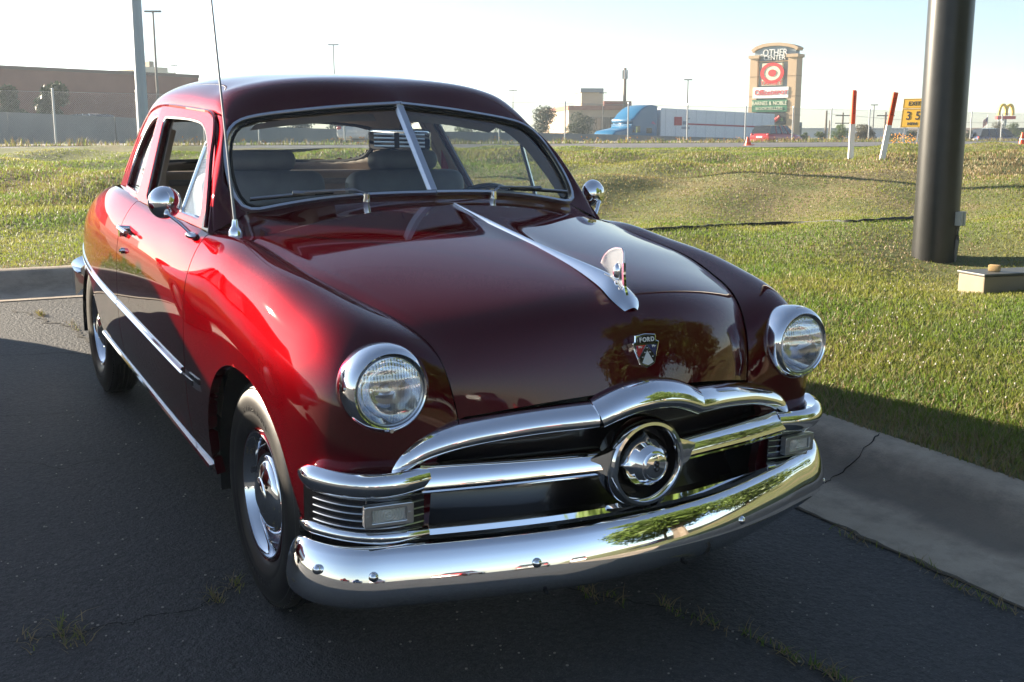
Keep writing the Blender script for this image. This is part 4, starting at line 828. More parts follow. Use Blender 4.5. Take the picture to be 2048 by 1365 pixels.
NET += [
 [(-.43, .728, 1.082), (-.43, .765, 1.09), (-.43, .806, 1.073), (-.43, .852, 1.02), (-.43, .883, .93), (-.43, .90, .78), (-.43, .90, .57), (-.43, .885, .40), (-.43, .865, .30)],
 [(-.18, .706, 1.056), (-.18, .745, 1.066), (-.18, .793, 1.055), (-.18, .845, 1.0), (-.18, .88, .91), (-.18, .898, .775), (-.18, .898, .57), (-.18, .884, .40), (-.18, .865, .30)],
 [(.10, .68, 1.024), (.10, .724, 1.038), (.10, .778, 1.031), (.10, .834, .975), (.10, .873, .885), (.10, .894, .765), (.10, .893, .58), (.10, .883, .42), (.10, .865, .32)],
 [(.30, .63, .990), (.30, .688, 1.006), (.30, .752, 1.002), (.30, .815, .950), (.30, .858, .865), (.30, .880, .76), (.30, .880, .60), (.30, .872, .46), (.30, .855, .37)],
 [(.445, .583, .958), (.455, .655, .971), (.465, .727, .965), (.475, .79, .915), (.475, .830, .84), (.475, .850, .745), (.475, .850, .61), (.465, .842, .49), (.455, .825, .40)],
 [(.55, .537, .908), (.563, .605, .921), (.576, .672, .909), (.585, .735, .862), (.588, .772, .805), (.588, .788, .725), (.585, .788, .61), (.572, .78, .50), (.555, .765, .41)],
 [(.606, .515, .830), (.614, .555, .832), (.622, .60, .815), (.628, .642, .781), (.630, .67, .742), (.630, .682, .685), (.626, .685, .60), (.615, .68, .505), (.60, .67, .41)],
 [(.634, .497, .722), (.636, .513, .702), (.638, .53, .678), (.638, .545, .652), (.637, .556, .625), (.635, .565, .595), (.630, .57, .54), (.622, .57, .475), (.61, .57, .41)]]
NET = np.array(NET)            # (cols, 9, 3)
tc = chord(NET); ER = ncs(tc, NET)
def side_surface(tt, nr=64):
    C_ = ER(tt); tr = chord(NET.transpose(1, 0, 2)); e = ncs(tr, C_.transpose(1, 0, 2))
    P = e(np.linspace(0, tr[-1], nr)).transpose(1, 0, 2).copy(); P[..., 1] *= -1
    return P
COLX = [k[0] for k in K]; iD0, iD1 = 7, 5      # door front / rear columns
def arch_f(x, z, xc, zc, rx, rz, n):
    return (abs(x-xc)/rx)**n+(max(z-zc, 0)/rz)**n
def cut_arch(bm, xc, zc, rx, rz, n=2.4):
    ins = {v for v in bm.verts if v.co.z < zc+rz+.02 and arch_f(v.co.x, v.co.z, xc, zc, rx, rz, n) < 1}
    bmesh.ops.delete(bm, geom=[f for f in bm.faces if all(v in ins for v in f.verts)], context='FACES')
    for v in list(ins):
        if not v.is_valid or not v.link_faces: continue
        dx, dz = v.co.x-xc, v.co.z-zc
        if dz > 0:
            f = arch_f(v.co.x, v.co.z, xc, zc, rx, rz, n)**(1/n); s = 1/max(f, .3)
            v.co.x = xc+dx*s; v.co.z = zc+dz*s
        else: v.co.x = xc+math.copysign(rx, dx)
    bmesh.ops.delete(bm, geom=[v for v in bm.verts if not v.link_faces], context='VERTS')
def panel(name, P, arch=None, fl=.03, m=None):
    mb = MB().grid(P); me = meshof(mb.V, mb.F, name); bm = bmesh.new(); bm.from_mesh(me)
    if arch: cut_arch(bm, *arch)
    if name == 'front_fender':
        hv = {v for v in bm.verts if v.co.x > .45 and math.hypot(v.co.y+.695, v.co.z-.822) < .098}
        bmesh.ops.delete(bm, geom=[f for f in bm.faces if all(v in hv for v in f.verts)], context='FACES'); bmesh.ops.delete(bm, geom=[v for v in bm.verts if not v.link_faces], context='VERTS')
    bm.normal_update()
    if sum(f.normal.y*1 for f in bm.faces) > 0: bmesh.ops.reverse_faces(bm, faces=bm.faces)
    if fl: flange(bm, fl)
    bm.to_mesh(me); bm.free(); o = link(name, me, m or M_paint, CAR); autosmooth(me, .6); return o
g = .004
ARCH_F = (.0, .30, .415, .455, 2.3); ARCH_R = (-2.9, .30, .41, .345, 2.4)
tF = np.concatenate([np.linspace(tc[7]+g, tc[11], 66), np.linspace(tc[11], tc[-1], 60)[1:]])
FENDER = panel('front_fender', side_surface(tF, 84), ARCH_F); mirror(FENDER)
DOOR = panel('door', side_surface(np.linspace(tc[5]+g, tc[7]-g, 40), 60)); DOOR_L = mirror(DOOR)
QUARTER = panel('quarter_panel', side_surface(np.linspace(tc[0], tc[5]-g, 130), 70), ARCH_R); mirror(QUARTER)
sideP = side_surface(tc[:8], 33)
# ---------------- hood
SEAM = np.array([(-.412, .728, 1.082), (-.18, .706, 1.056), (.10, .68, 1.024), (.30, .63, .990), (.445, .583, .958), (.55, .537, .908), (.606, .515, .830), (.634, .497, .722)])
CTR = np.array([(-.405, 0, 1.178), (-.15, 0, 1.143), (.15, 0, 1.106), (.36, 0, 1.078), (.55, 0, 1.046), (.698, 0, .985), (.748, 0, .895), (.777, 0, .785)])
def hoodgrid(nt_=90, nw=61, dn=0.):
    es = ncs(chord(SEAM), SEAM); ec = ncs(chord(CTR), CTR)
    a = es(np.linspace(0, chord(SEAM)[-1], nt_)); b = ec(np.linspace(0, chord(CTR)[-1], nt_))
    w = np.linspace(-1, 1, nw); P = np.zeros((nt_, nw, 3))
    k = 1-np.abs(w)**2.1
    for j in range(nw):
        P[:, j, 0] = a[:, 0]+(b[:, 0]-a[:, 0])*k[j]; P[:, j, 2] = a[:, 2]+(b[:, 2]-a[:, 2])*k[j]; P[:, j, 1] = w[j]*(a[:, 1]-.004)
        # rolled edge and soft centre peak
        P[:, j, 2] += .006*max(0, 1-abs(w[j])/.10)**2+.004*math.exp(-((abs(w[j])-.985)/.02)**2)-.006*(abs(w[j]) > .999)
    return P
def hood_at(v, x):
    P = hoodgrid(60, 61); A = P.reshape(-1, 3); i = np.argmin((A[:, 0]-x)**2+(A[:, 1]-v)**2); return A[i]
mb = MB().grid(hoodgrid()); me = meshof(mb.V, mb.F); bm = bmesh.new(); bm.from_mesh(me); bm.normal_update()
if sum(f.normal.z for f in bm.faces) < 0: bmesh.ops.reverse_faces(bm, faces=bm.faces)
flange(bm, .014); bm.to_mesh(me); bm.free(); HOOD = link('hood', me, M_paint, CAR); autosmooth(me, .6)
# ---------------- windscreen outline
def wsx(v, z): return -.55-.27*abs(v)-1.045*(z-1.213)
WSO = [(0, 1.211), (.2, 1.205), (.35, 1.195), (.5, 1.176), (.60, 1.159), (.645, 1.154), (.675, 1.163), (.69, 1.187), (.697, 1.25), (.684, 1.335), (.66, 1.396), (.638, 1.425), (.605, 1.448), (.535, 1.469), (.40, 1.489), (.2, 1.511), (0, 1.526)]
WSP = spline(WSO, 60)
# ---------------- cowl
F_ = [(-.417, v, .999*float(SEAM[0, 2]+(CTR[0, 2]-SEAM[0, 2])*(1-(v/.728)**2.1)) if v < .728 else 1.082) for v in (0, .17, .33, .47, .58, .66, .70, .728)]
B_ = [(wsx(v, z)+.006, v, z-.006) for v, z in ((0, 1.211), (.2, 1.205), (.35, 1.195), (.5, 1.176), (.60, 1.159), (.66, 1.152))]+[(-.70, .725, 1.118), (-.652, .786, 1.085)]
Fp = spline(F_, 30); Bp = spline(B_, 30); G = []
for i in range(30):
    row = []
    for s_ in np.linspace(0, 1, 9):
        p = Fp[i]*(1-s_)+Bp[i]*s_; p[2] -= .012*math.sin(math.pi*s_)*(1-i/29.)**.5; row.append(p)
    G.append(row)
G = np.array(G); full = np.concatenate([(G*[1, -1, 1])[::-1], G[1:]])
part(MB().grid(full), 'cowl', M_paint)
# ---------------- roof
def side_v(z, x=0.): return .80-.38*(z-1.06)-.17*max(0, (-x-1.95)/1.3)**1.5
RX = [  # xc, zc, xg, zg
 (-.985, 1.598, -1.10, 1.478), (-1.15, 1.634, -1.24, 1.484), (-1.5, 1.649, -1.52, 1.493), (-1.9, 1.650, -1.9, 1.499), (-2.3, 1.629, -2.28, 1.474),
 (-2.62, 1.578, -2.47, 1.410), (-2.92, 1.470, -2.56, 1.295), (-3.2, 1.315, -2.62, 1.19), (-3.5, 1.125, -2.68, 1.085)]
row0 = spline([(wsx(v, z), v, z) for v, z in ((0, 1.53), (.2, 1.515), (.40, 1.493), (.535, 1.473), (.605, 1.453))]+[(-.985, .637, 1.461), (-1.045, .643, 1.476)], 41)
NR = 41; th = np.linspace(0, math.pi/2, NR); rows = [row0]
for k_, (xc, zc, xg, zg) in enumerate(RX):
    n = 2/2.5; vg = side_v(zg, xg)+.004; sv = np.sin(th)**n; cz = np.cos(th)**n
    rows.append(np.stack([xc+(xg-xc)*sv**2.2, vg*sv, zg+(zc-zg)*cz], 1))
rows = np.array(rows)
def resamp(r, m=41):
    t = chord(r); x = np.linspace(0, t[-1], m); return np.stack([np.interp(x, t, r[:, i]) for i in range(3)], 1)
rows = np.array([resamp(r) for r in rows]); er = ncs(chord(rows), rows)
RG = er(np.linspace(0, chord(rows)[-1], 100))
full = np.concatenate([(RG*[1, -1, 1])[:, ::-1], RG[:, 1:]], 1)
def rear_f(p): return (abs(p.y)/.632)**5+(abs(p.z-1.308)/.122)**5 if p.x < -2.5 else 9
def roofmesh(P, cut=True, fl=.015):
    mb = MB().grid(P); me = meshof(mb.V, mb.F); bm = bmesh.new(); bm.from_mesh(me); bm.normal_update()
    if sum(f.normal.z for f in bm.faces) < 0: bmesh.ops.reverse_faces(bm, faces=bm.faces)
    ins = {v for v in bm.verts if rear_f(v.co) < 1}
    hole = [f for f in bm.faces if all(v in ins for v in f.verts)]
    bmesh.ops.delete(bm, geom=hole, context='FACES')
    for v in ins:
        if v.is_valid and v.link_faces:
            f = rear_f(v.co)**.2; s = 1/max(f, .5)
            # slide along the surface: move y,z and follow x by slope
            nz = 1.308+(v.co.z-1.308)*s; v.co.x -= (nz-v.co.z)*1.7*-1*.6; v.co.y *= s; v.co.z = nz
    bmesh.ops.delete(bm, geom=[v for v in bm.verts if not v.link_faces], context='VERTS')
    if fl: flange(bm, fl)
    bm.to_mesh(me); bm.free(); return me
ROOF = link('roof', roofmesh(full), M_paint, CAR); autosmooth(ROOF.data, .6)
# headliner just inside the roof
cen = np.array([-2.0, 0, 1.0]); inn = full+(cen-full)*[.016, .03, .05]
hl = roofmesh(inn, True, 0); link('headliner', hl, M_taupe, CAR)
# rear glass with dark rubber
mb = MB(); rw = RG[:, :]; sub = er(np.linspace(chord(rows)[6]-.1, chord(rows)[-1], 60)); fullr = np.concatenate([(sub*[1, -1, 1])[:, ::-1], sub[:, 1:]], 1)-[0.004, 0, .004]
me = meshof(*(lambda m_: (m_.V, m_.F))(MB().grid(fullr))); bm = bmesh.new(); bm.from_mesh(me)
bmesh.ops.delete(bm, geom=[f for f in bm.faces if rear_f(f.calc_center_median()) > 1.02], context='FACES'); bmesh.ops.delete(bm, geom=[v for v in bm.verts if not v.link_faces], context='VERTS')
bm.to_mesh(me); bm.free(); RWIN = link('rear_window', me, M_glass, CAR)
def surf_pt(v, z):
    A = fullr.reshape(-1, 3); i = np.argmin((A[:, 1]-v)**2+(A[:, 2]-z)**2); return A[i]
loop = [surf_pt(.632*math.copysign(abs(math.cos(t))**.4, math.cos(t)), 1.308+.122*math.copysign(abs(math.sin(t))**.4, math.sin(t))) for t in np.linspace(0, 2*math.pi, 72, endpoint=False)]
loop = [(np.array(loop[i-1])+loop[i]+loop[(i+1) % 72])/3 for i in range(72)]
part(MB().tube(loop, .014, 6, closed=True, cap=False), 'seal', M_black, RWIN)
# ---------------- pillars
inner = spline([(wsx(v, z)-.004, v, z) for v, z in ((.655, 1.150), (.69, 1.185), (.70, 1.25), (.687, 1.338), (.66, 1.40), (.61, 1.452))], 30)
mid = spline([(-.655, .755, 1.103), (-.715, .755, 1.175), (-.785, .722, 1.28), (-.885, .685, 1.383), (-.985, .637, 1.463)], 30)
outer = spline([(-.655, .789, 1.084), (-.76, .762, 1.2), (-.865, .722, 1.315), (-.985, .672, 1.418), (-1.07, .650, 1.474)], 30)
G = []
for i in range(30):
    q = [];
    for s_ in np.linspace(0, 1, 13):
        a = (1-s_)**2; b = 2*s_*(1-s_); c = s_*s_; m_ = 2*mid[i]-.5*(inner[i]+outer[i]); q.append(a*inner[i]+b*m_+c*outer[i])
    G.append(q)
G = np.array(G)*[1, -1, 1]
PIL = part(MB().grid(G), 'windscreen_pillar', M_paint); mirror(PIL)
# ---------------- upper sides: door frame and quarter, cut from plates lying on the leaning side plane
def smooth_poly(P, r=.03, n=5):
    out = []; P = [Vector(p) for p in P]
    for i, p in enumerate(P):
        a, b = P[i-1], P[(i+1) % len(P)]; rr = r if not isinstance(r, (list, tuple)) else r[i]
        da = (a-p); db = (b-p); ra = min(rr, da.length*.48); rb = min(rr, db.length*.48)
        p0 = p+da.normalized()*ra; p1 = p+db.normalized()*rb
        for t in np.linspace(0, 1, n): out.append(tuple(p0*(1-t)**2+p*2*t*(1-t)+p1*t*t))
    return out
def onside(off=0.):
    return lambda a, b, c: (a, -(side_v(b, a)+off+c*.935), b+c*.355)
dop = [(-1.86, 1.094), (-.664, 1.084), (-.765, 1.2), (-.872, 1.315), (-.992, 1.414), (-1.09, 1.466), (-1.25, 1.482), (-1.5, 1.491), (-1.9, 1.497), (-2.005, 1.494)]
dhole = smooth_poly([(-1.725, 1.108), (-.80, 1.104), (-.905, 1.235), (-1.035, 1.365), (-1.20, 1.44), (-1.45, 1.452), (-1.905, 1.452)], [.03, .05, .1, .1, .1, .1, .05])
DF = link('window_frame', remap(plate(dop, [dhole], .022, .004), onside()), M_paint, DOOR); autosmooth(DF.data, .5)
# chrome inner reveal + dark channel
def reveal(hole, name, parent, m, off, r=.006):
    return part(MB().tube([(a, -(side_v(b, a)+off), b) for a, b in hole], r, 6, closed=True, cap=False, up=(0, 1, 0)), name, m, parent)
reveal(dhole, 'window_reveal', DOOR, M_satin, .008, .007)
qtop = [(-2.68, 1.10), (-2.5, 1.10), (-2.3, 1.099), (-2.1, 1.098), (-1.868, 1.096), (-2.013, 1.494), (-2.28, 1.472), (-2.38, 1.445), (-2.47, 1.41), (-2.56, 1.295), (-2.62, 1.19)]
qhole = smooth_poly([(-2.33, 1.122), (-1.915, 1.118), (-2.045, 1.455), (-2.19, 1.44), (-2.33, 1.375), (-2.41, 1.24)], [.03, .03, .02, .08, .1, .1])
QF = link('quarter_upper', remap(plate(qtop, [qhole], .02, .004), onside(-.002)), M_paint, CAR); autosmooth(QF.data, .5)
RV = reveal(qhole, 'window_reveal', QF, M_satin, .006, .007)
pane = link('window_glass', remap(plate(qhole, [], .004, 0), onside(-.012)), M_glass, QF, False)
for o in (DF, RV, pane): pass
DFm = mirror(DF, 'window_frame', DOOR_L); QFm = mirror(QF)
mirror([c for c in DOOR.children if c.name.startswith('window_reveal')][0], 'window_reveal', DOOR_L)
mirror(RV, 'window_reveal', QFm); mirror(pane, 'window_glass', QFm)
lin = link('quarter_lining', remap(plate(qtop, [qhole], .006, 0), onside(-.03)), M_taupe, CAR, False); mirror(lin)
lin = link('frame_lining', remap(plate(dop, [dhole], .006, 0), onside(-.028)), M_taupe, CAR, False); mirror(lin)
# left door glass is up on the far side ; vent wing with chrome frame on both
vent = [(-1.10, 1.108), (-.83, 1.108), (-.925, 1.235), (-1.045, 1.36), (-1.085, 1.385)]
for sgn, dd in ((-1, DOOR), (1, DOOR_L)):
    f = (lambda a, b, c: (a, sgn*(side_v(b)-.012+.10*max(0, (-.9-a))*(sgn < 0)+c), b))
    vg = link('vent_window', remap(plate(vent, [], .005, 0), f), M_glass, dd, False)
    fr = MB().tube([f(a, b, 0) for a, b in smooth_poly(vent, .03)], .009, 6, closed=True, cap=False, up=(0, 1, 0)).build('vent_frame', M_chrome, dd)
gpl = [(-1.72, 1.108), (-1.10, 1.108), (-1.10, 1.40), (-1.2, 1.44), (-1.45, 1.452), (-1.89, 1.452)]
link('door_glass', remap(plate(gpl, [], .005, 0), lambda a, b, c: (a, side_v(b)-.012+c, b)), M_glass, DOOR_L, False)
# ---------------- drip rail
dr = spline([(-.70, .802, 1.10), (-.80, .760, 1.225), (-.90, .722, 1.335), (-1.0, .682, 1.422), (-1.09, .660, 1.470), (-1.25, .652, 1.488), (-1.9, .646, 1.503), (-2.28, side_v(1.478, -2.28)+.01, 1.478), (-2.47, side_v(1.41, -2.47)+.01, 1.412), (-2.56, side_v(1.295, -2.56)+.01, 1.295), (-2.63, side_v(1.17, -2.63)+.01, 1.17)], 70)*[1, -1, 1]
DR = part(MB().tube(dr, .0075, 6, up=(0, 1, 0)), 'drip_rail', M_paint); mirror(DR)
# ---------------- trunk lid and tail
k0 = side_surface(np.linspace(tc[0], tc[3]-.35, 24), 33)[:, 0, :]
G = []
for p in k0:
    xc = p[0]; zc = np.interp(-xc, [3.2, 3.5, 3.9, 4.2, 4.36], [1.17, 1.125, 1.06, .95, .84]); w = np.linspace(-1, 1, 31)
    G.append(np.stack([xc-0*w-.03*(1-w**2), w*abs(p[1]), p[2]+(zc-p[2])*(1-w**2)], 1))
part(MB().grid(np.array(G)), 'trunk_lid', M_paint)
e_ = side_surface(np.array([tc[0]]), 33)[0]; part(MB().grid(np.array([e_, e_*[1, 0, 1]-[.05, 0, 0], e_*[1, -1, 1]])), 'tail_panel', M_paint)
# ---------------- windscreen: two flat panes, bright frame, centre bar
WS = empty('windscreen', parent=CAR)
for sgn in (-1, 1):
    link('pane', remap(plate([tuple(p) for p in WSP], [], .004, 0), lambda a, b, c: (wsx(a, b)-.004+c*.7, sgn*a, b)), M_glass, WS, False)
    fr = [(wsx(a, b)+.004, sgn*a, b) for a, b in WSP]
    part(MB().sweep(fr, [(.005, -.012), (.008, 0), (.005, .012), (-.006, .012), (-.006, -.012)], up=lambda i: (.69*0+1, -.27*sgn*-1*0, 1.045*0+.0) if False else (1, .27*sgn, 1.045)), 'frame', M_satin, WS)
    sl_ = [(wsx(a*.972, 1.33+(b-1.33)*.94)+.002, sgn*a*.972, 1.33+(b-1.33)*.94) for a, b in WSP]
    part(MB().tube(sl_, .006, 6, up=(1, 0, 1)), 'rubber_seal', M_black, WS)
part(MB().sweep([(-.548, 0, 1.203), (-.70, 0, 1.352), (-.885, 0, 1.532)], [(-.021, -.004), (-.012, .010), (.012, .010), (.021, -.004)], up=(1, 0, 1)), 'centre_bar', M_satin, WS)
# ---------------- interior
part(MB().box((-3.3, -.80, .33), (-.3, .80, .38)).box((-.52, -.74, .38), (-.48, .74, 1.07)).box((-3.2, -.60, .38), (-3.1, .60, 1.10)).box((-4.2, -.5, .28), (.50, .5, .36)), 'floor_pan', M_black, bevel=0, smooth=False)
part(MB().box((-.86, -.76, .93), (-.56, .76, 1.085)).cyl((-.86, -.74, 1.06), (-.86, .74, 1.06), .045, 14), 'dashboard', M_seat, bevel=.02)
part(MB().box((-3.2, -.50, 1.10), (-2.6, .50, 1.13)), 'parcel_shelf', M_seat, bevel=.01)
def cushion(lo, hi, name, parent, tilt=0., m=M_seat, bev=.06):
    mb = MB().box(lo, hi); me = meshof(mb.V, mb.F); bm = bmesh.new(); bm.from_mesh(me)
    bmesh.ops.bevel(bm, geom=bm.edges[:], offset=bev, segments=4, affect='EDGES', profile=.5); bm.to_mesh(me); bm.free()
    if tilt: 
        c = Vector(((lo[0]+hi[0])/2, 0, lo[2])); me.transform(Matrix.Translation(c) @ Matrix.Rotation(tilt, 4, 'Y') @ Matrix.Translation(-c))
    return link(name, me, m, parent)
for yc in (-.37, .30):
    st = cushion((-1.50, yc-.27, .62), (-1.30, yc+.27, 1.245), 'seat', CAR, rad(-9))
    cushion((-1.55, yc-.27, .50), (-.95, yc+.27, .70), 'cushion', st)
    cushion((-1.58, yc-.155, 1.235), (-1.44, yc+.155, 1.325), 'headrest', st, rad(-9), bev=.04)
    for yy in (-.10, .10): part(MB().tube([(-1.318-.165*(z-.62)/.62, yc+yy, z) for z in np.linspace(.78, 1.21, 9)], .006, 5), 'seam', M_black, st)
    part(MB().tube([(-1.375-.16*(z-.62)/.62, yc-.27+.012, z) for z in np.linspace(.7, 1.18, 8)], .02, 6), 'piping', M_cream, st)
rs = cushion((-2.75, -.66, .55), (-2.50, .66, 1.17), 'rear_seat', CAR, rad(-12), m=M_taupe)
cushion((-2.55, -.66, .45), (-2.0, .66, .68), 'cushion', rs, m=M_taupe)
for s_ in (-1, 1): part(MB().grid(np.array([[(x, s_*.76, z) for x in (-2.9, -1.9, -.7)] for z in (.4, 1.07)])), 'door_trim', M_taupe, smooth=False)
SW = empty('steering_wheel', parent=CAR); c0 = Vector((-1.0, .40, 1.045)); mtx = zto(c0, (-.80, 0, .60))
part(MB().tube([tuple(mtx @ Vector((.205*math.cos(t), .205*math.sin(t), 0))) for t in np.linspace(0, 2*math.pi, 48, endpoint=False)], .012, 8, closed=True, cap=False, up=(-.8, 0, .6)), 'rim', M_gloss, SW)
mb = MB()
for a in (0, 2.1, 4.2): mb.cyl(mtx @ Vector((0, 0, -.03)), mtx @ Vector((.2*math.cos(a+1.57), .2*math.sin(a+1.57), 0)), .009, 6)
mb.cyl(mtx @ Vector((0, 0, -.05)), mtx @ Vector((0, 0, .01)), .035, 12).cyl(mtx @ Vector((0, 0, -.05)), (-.6, .40, .80), .025, 8)
part(mb, 'hub', M_gloss, SW)
RV2 = empty('rear_view_mirror', parent=CAR); mb = MB()
mm = zto((-.945, .034, 1.392), (.80, -.45, -.22))
me = plate(smooth_poly([(-.118, -.036), (.118, -.036), (.118, .036), (-.118, .036)], .015), [], .02, .005); me.transform(mm); link('housing', me, M_chrome, RV2); autosmooth(me, .6)
for k_ in range(4):
    mb = MB().cyl((-.10, -.024+.016*k_, .014), (.10, -.024+.016*k_, .014), .0055, 8); o = mb.build('louvre', M_satin, RV2); o.data.transform(mm)
mb = MB().cyl((0, 0, 0), (.01, .07, .01), .006, 6).box((-.02, -.03, .012), (.0, .03, .02)); o = mb.build('bracket', M_black, RV2); o.data.transform(mm)
part(MB().tube([(-1.9, .70, 1.38), (-1.86, .68, 1.2), (-1.75, .66, .95), (-1.7, .62, .7)], .02, 6, ry=.003, up=(1, 0, 0)), 'seat_belt', mat('red_belt', (.35, .02, .02), .7))
part(MB().tube([(-1.93, -.63, 1.40), (-1.86, -.70, 1.2), (-1.80, -.72, .95)], .022, 6, ry=.003, up=(1, 0, 0)), 'seat_belt', M_taupe)
for sgn in (-1, 1): part(MB().box((-1.0, .03, -.004), (-.62, .60, .004), None).V and MB().grid(np.array([[(-1.02-.02*abs(y), sgn*y, 1.488-.06*(y/.6)**2) for y in np.linspace(.05, .52, 8)], [(-.965-.27*y, sgn*y, 1.462-.06*(y/.6)**2) for y in np.linspace(.05, .52, 8)]])), 'sun_visor', M_taupe)
# ---------------- hood strip, ornament, badge
ORN = empty('hood_ornament', parent=HOOD)
hc = hoodgrid(90, 61)[:, 30, :]
pth = [p for p in hc if -.40 < p[0] < .71]
n_ = len(pth)
wid = lambda t: .007+.004*t if t < .55 else .011+.043*((t-.55)/.45)**1.6*(1 if t < .93 else (1-((t-.93)/.07)**2*.75))
V = []; 
def ornsec(p, t, T):
    w = wid(t); h = .010+(.030*max(0, (t-.55)/.45)**1.5 if t < .9 else .030*(max(0, (.9-.55)/.45)**1.5)*max(0.15, 1-((t-.9)/.1)))
    N = Vector((-T[2], 0, T[0])); 
    return [tuple(Vector(p)+Vector((0, s_*w, 0))+N*(h*(1-abs(s_)**1.7)-.002)) for s_ in np.linspace(-1, 1, 11)]
G = [ornsec(p, i/(n_-1), ((hc[min(list(range(len(hc)))[-1], i+1)]-hc[max(i-1, 0)])/np.linalg.norm(hc[min(len(hc)-1, i+1)]-hc[max(i-1, 0)]))) for i, p in enumerate(pth)]
part(MB().grid(np.array(G)), 'hood_strip', M_chrome, ORN)
M_fin = mat('clear_fin', (.42, .45, .48), .12); M_fin.node_tree.nodes['Principled BSDF'].inputs['Alpha'].default_value = .34
fin = [(.548, 1.098), (.562, 1.120), (.585, 1.137), (.612, 1.147), (.645, 1.150), (.653, 1.14), (.655, 1.04), (.60, 1.07)]
fp = spline(fin[:5], 14).tolist()+[list(p) for p in fin[5:]]
me = plate([tuple(p) for p in fp], [], .004, .001); remap(me, lambda a, b, c: (a, c, b)); link('fin', me, M_fin, ORN)
part(MB().tube([(a, 0, b) for a, b in fp[:16]], .003, 6, up=(0, 1, 0)), 'fin_edge', M_satin, ORN)
part(MB().sweep([(.656, 0, 1.112), (.658, 0, 1.08), (.664, 0, 1.045), (.682, 0, 1.01)], [(-.004, -.004), (-.004, .004), (.004, .004), (.004, -.004)], up=(1, 0, 0)).ball((.632, 0, 1.085), .022, 14, 10, (.62, .8, 1.15)), 'ornament_body', M_chrome, ORN)
BADGE = empty('badge', parent=HOOD)
bm_ = zto((.7640, 0, .886), (.97, 0, .20)) @ Matrix.Diagonal((.84, .63, .8, 1)); W2 = .053
shield = [(-.050, .035), (-.040, .040), (-.038, .066), (0, .072), (.038, .066), (.040, .040), (.050, .035), (.047, .02), (.027, -.055), (0, -.070), (-.027, -.055), (-.047, .02)]
me = plate([(a, b) for a, b in shield], [], .030, .003); me.transform(bm_); link('crest_shell', me, M_chrome, BADGE); autosmooth(me, .4)
E_red = mat('enamel_red', (.45, .01, .02), .25, coat=1.); E_blue = mat('enamel_blue', (.012, .02, .10), .25, coat=1.); E_blk = mat('enamel_black', (.006, .006, .008), .2, coat=1.); E_wht = mat('enamel_white', (.62, .64, .66), .3, coat=1.); E_crm = mat('badge_letter', (.80, .79, .74), .4)
def flat(poly, m, z=.0195, name='inlay', th=.003):
    me = plate(poly, [], th, 0); me.transform(bm_ @ Matrix.Translation((0, 0, z))); return link(name, me, m, BADGE, False)
flat([(-.033, .034), (.033, .034), (.032, .061), (0, .066), (-.032, .061)], E_blk)
flat([(-.040, .026), (-.003, .026), (-.0335, -.026), (-.038, .0)], E_red); flat([(.040, .026), (.003, .026), (.0335, -.026), (.038, .0)], E_blue)
flat([(0, .025), (.0325, -.029), (.024, -.051), (0, -.064), (-.024, -.051), (-.0325, -.029)], E_blk)
flat([(0, .002), (.0225, -.050), (0, -.062), (-.0225, -.050)], E_wht, .0205)
for i, (a, b) in enumerate([(0, .013), (-.010, -.006), (.010, -.006), (-.020, -.026), (.020, -.026)]):
    o = MB().cyl((a, b, .021), (a, b, .0235), .0026, 8).build('stud', E_wht, BADGE); o.data.transform(bm_)
for i, ch in enumerate('FORD'):
    me = textmesh(ch, .027, .0012, sx=.72, bev=.0008); me.transform(bm_ @ Matrix.Translation((-.0235+.0157*i, .0475, .022))); link('letter', me, E_crm, BADGE, False)
for a, b in ((-.027, .016), (.027, .016), (0, -.047)):
    mb = MB()
    for q in ((-.006, .001, .012, .004), (-.007, .004, .004, .007), (-.005, -.003, -.003, .001), (.003, -.003, .005, .001)): mb.box((a+q[0], b+q[1], .0215), (a+q[0]+abs(q[2]-q[0])*.8, b+q[3], .0225))
    o = mb.build('lion', E_crm if b > 0 else M_satin, BADGE, smooth=False); o.data.transform(bm_)
# ---------------- headlights
def _lens(t, b):
    b.inputs['Transmission Weight'].default_value = .0
def headlight(sgn):
    H = empty('headlight', parent=CAR); c = Vector((.648, sgn*.695, .822)); m = zto(c, (1, sgn*.02, .03))
    part(MB().lathe([(.112, -.085), (.1165, -.05), (.1165, -.03), (.113, -.012), (.105, .004), (.097, .010), (.0935, .008), (.0915, .0), (.091, -.006)], 56, m), 'bezel', M_chrome, H)
    part(MB().lathe([(.0915, -.002), (.0895, .006), (.0865, .004), (.0865, -.01)], 56, m), 'retaining_ring', M_satin, H)
    # bowl
    part(MB().lathe([(.0865, -.004), (.078, -.03), (.06, -.055), (.03, -.072), (.0, -.077)], 48, m), 'reflector', M_chrome, H)
    # lens: convex with vertical flutes and blocks
    V = []; n = 52; P = np.zeros((n, n, 3)); 
    G = MB(); R_ = .0862
    rr = np.linspace(0, 1, 44); tt = np.linspace(0, 2*math.pi, 160)
    Q = np.zeros((44, 160, 3))
    for i, r in enumerate(rr):
        for j, t in enumerate(tt):
            x, y = r*R_*math.cos(t), r*R_*math.sin(t)
            fl = .0014*math.cos(2*math.pi*x/.0080)*(1 if r < .97 else 0)+.0005*math.cos(2*math.pi*y/.03)*(r < .97)
            Q[i, j] = tuple(m @ Vector((x, y, .004+.014*(1-r*r)+fl)))
    part(MB().grid(Q, wv=False), 'lens', M_headglass, H, recalc=False)
    part(MB().ball(tuple(m @ Vector((0, 0, -.03))), .017, 10, 8).box((-.03, -.004, -.02), (.03, .004, -.014), m).box((-.02, .02, -.03), (.02, .03, -.018), m), 'bulb_shield', M_satin, H)
    part(MB().cyl(m @ Vector((0, -.102, -.01)), m @ Vector((0, -.102, .012)), .005, 10), 'screw', M_satin, H)
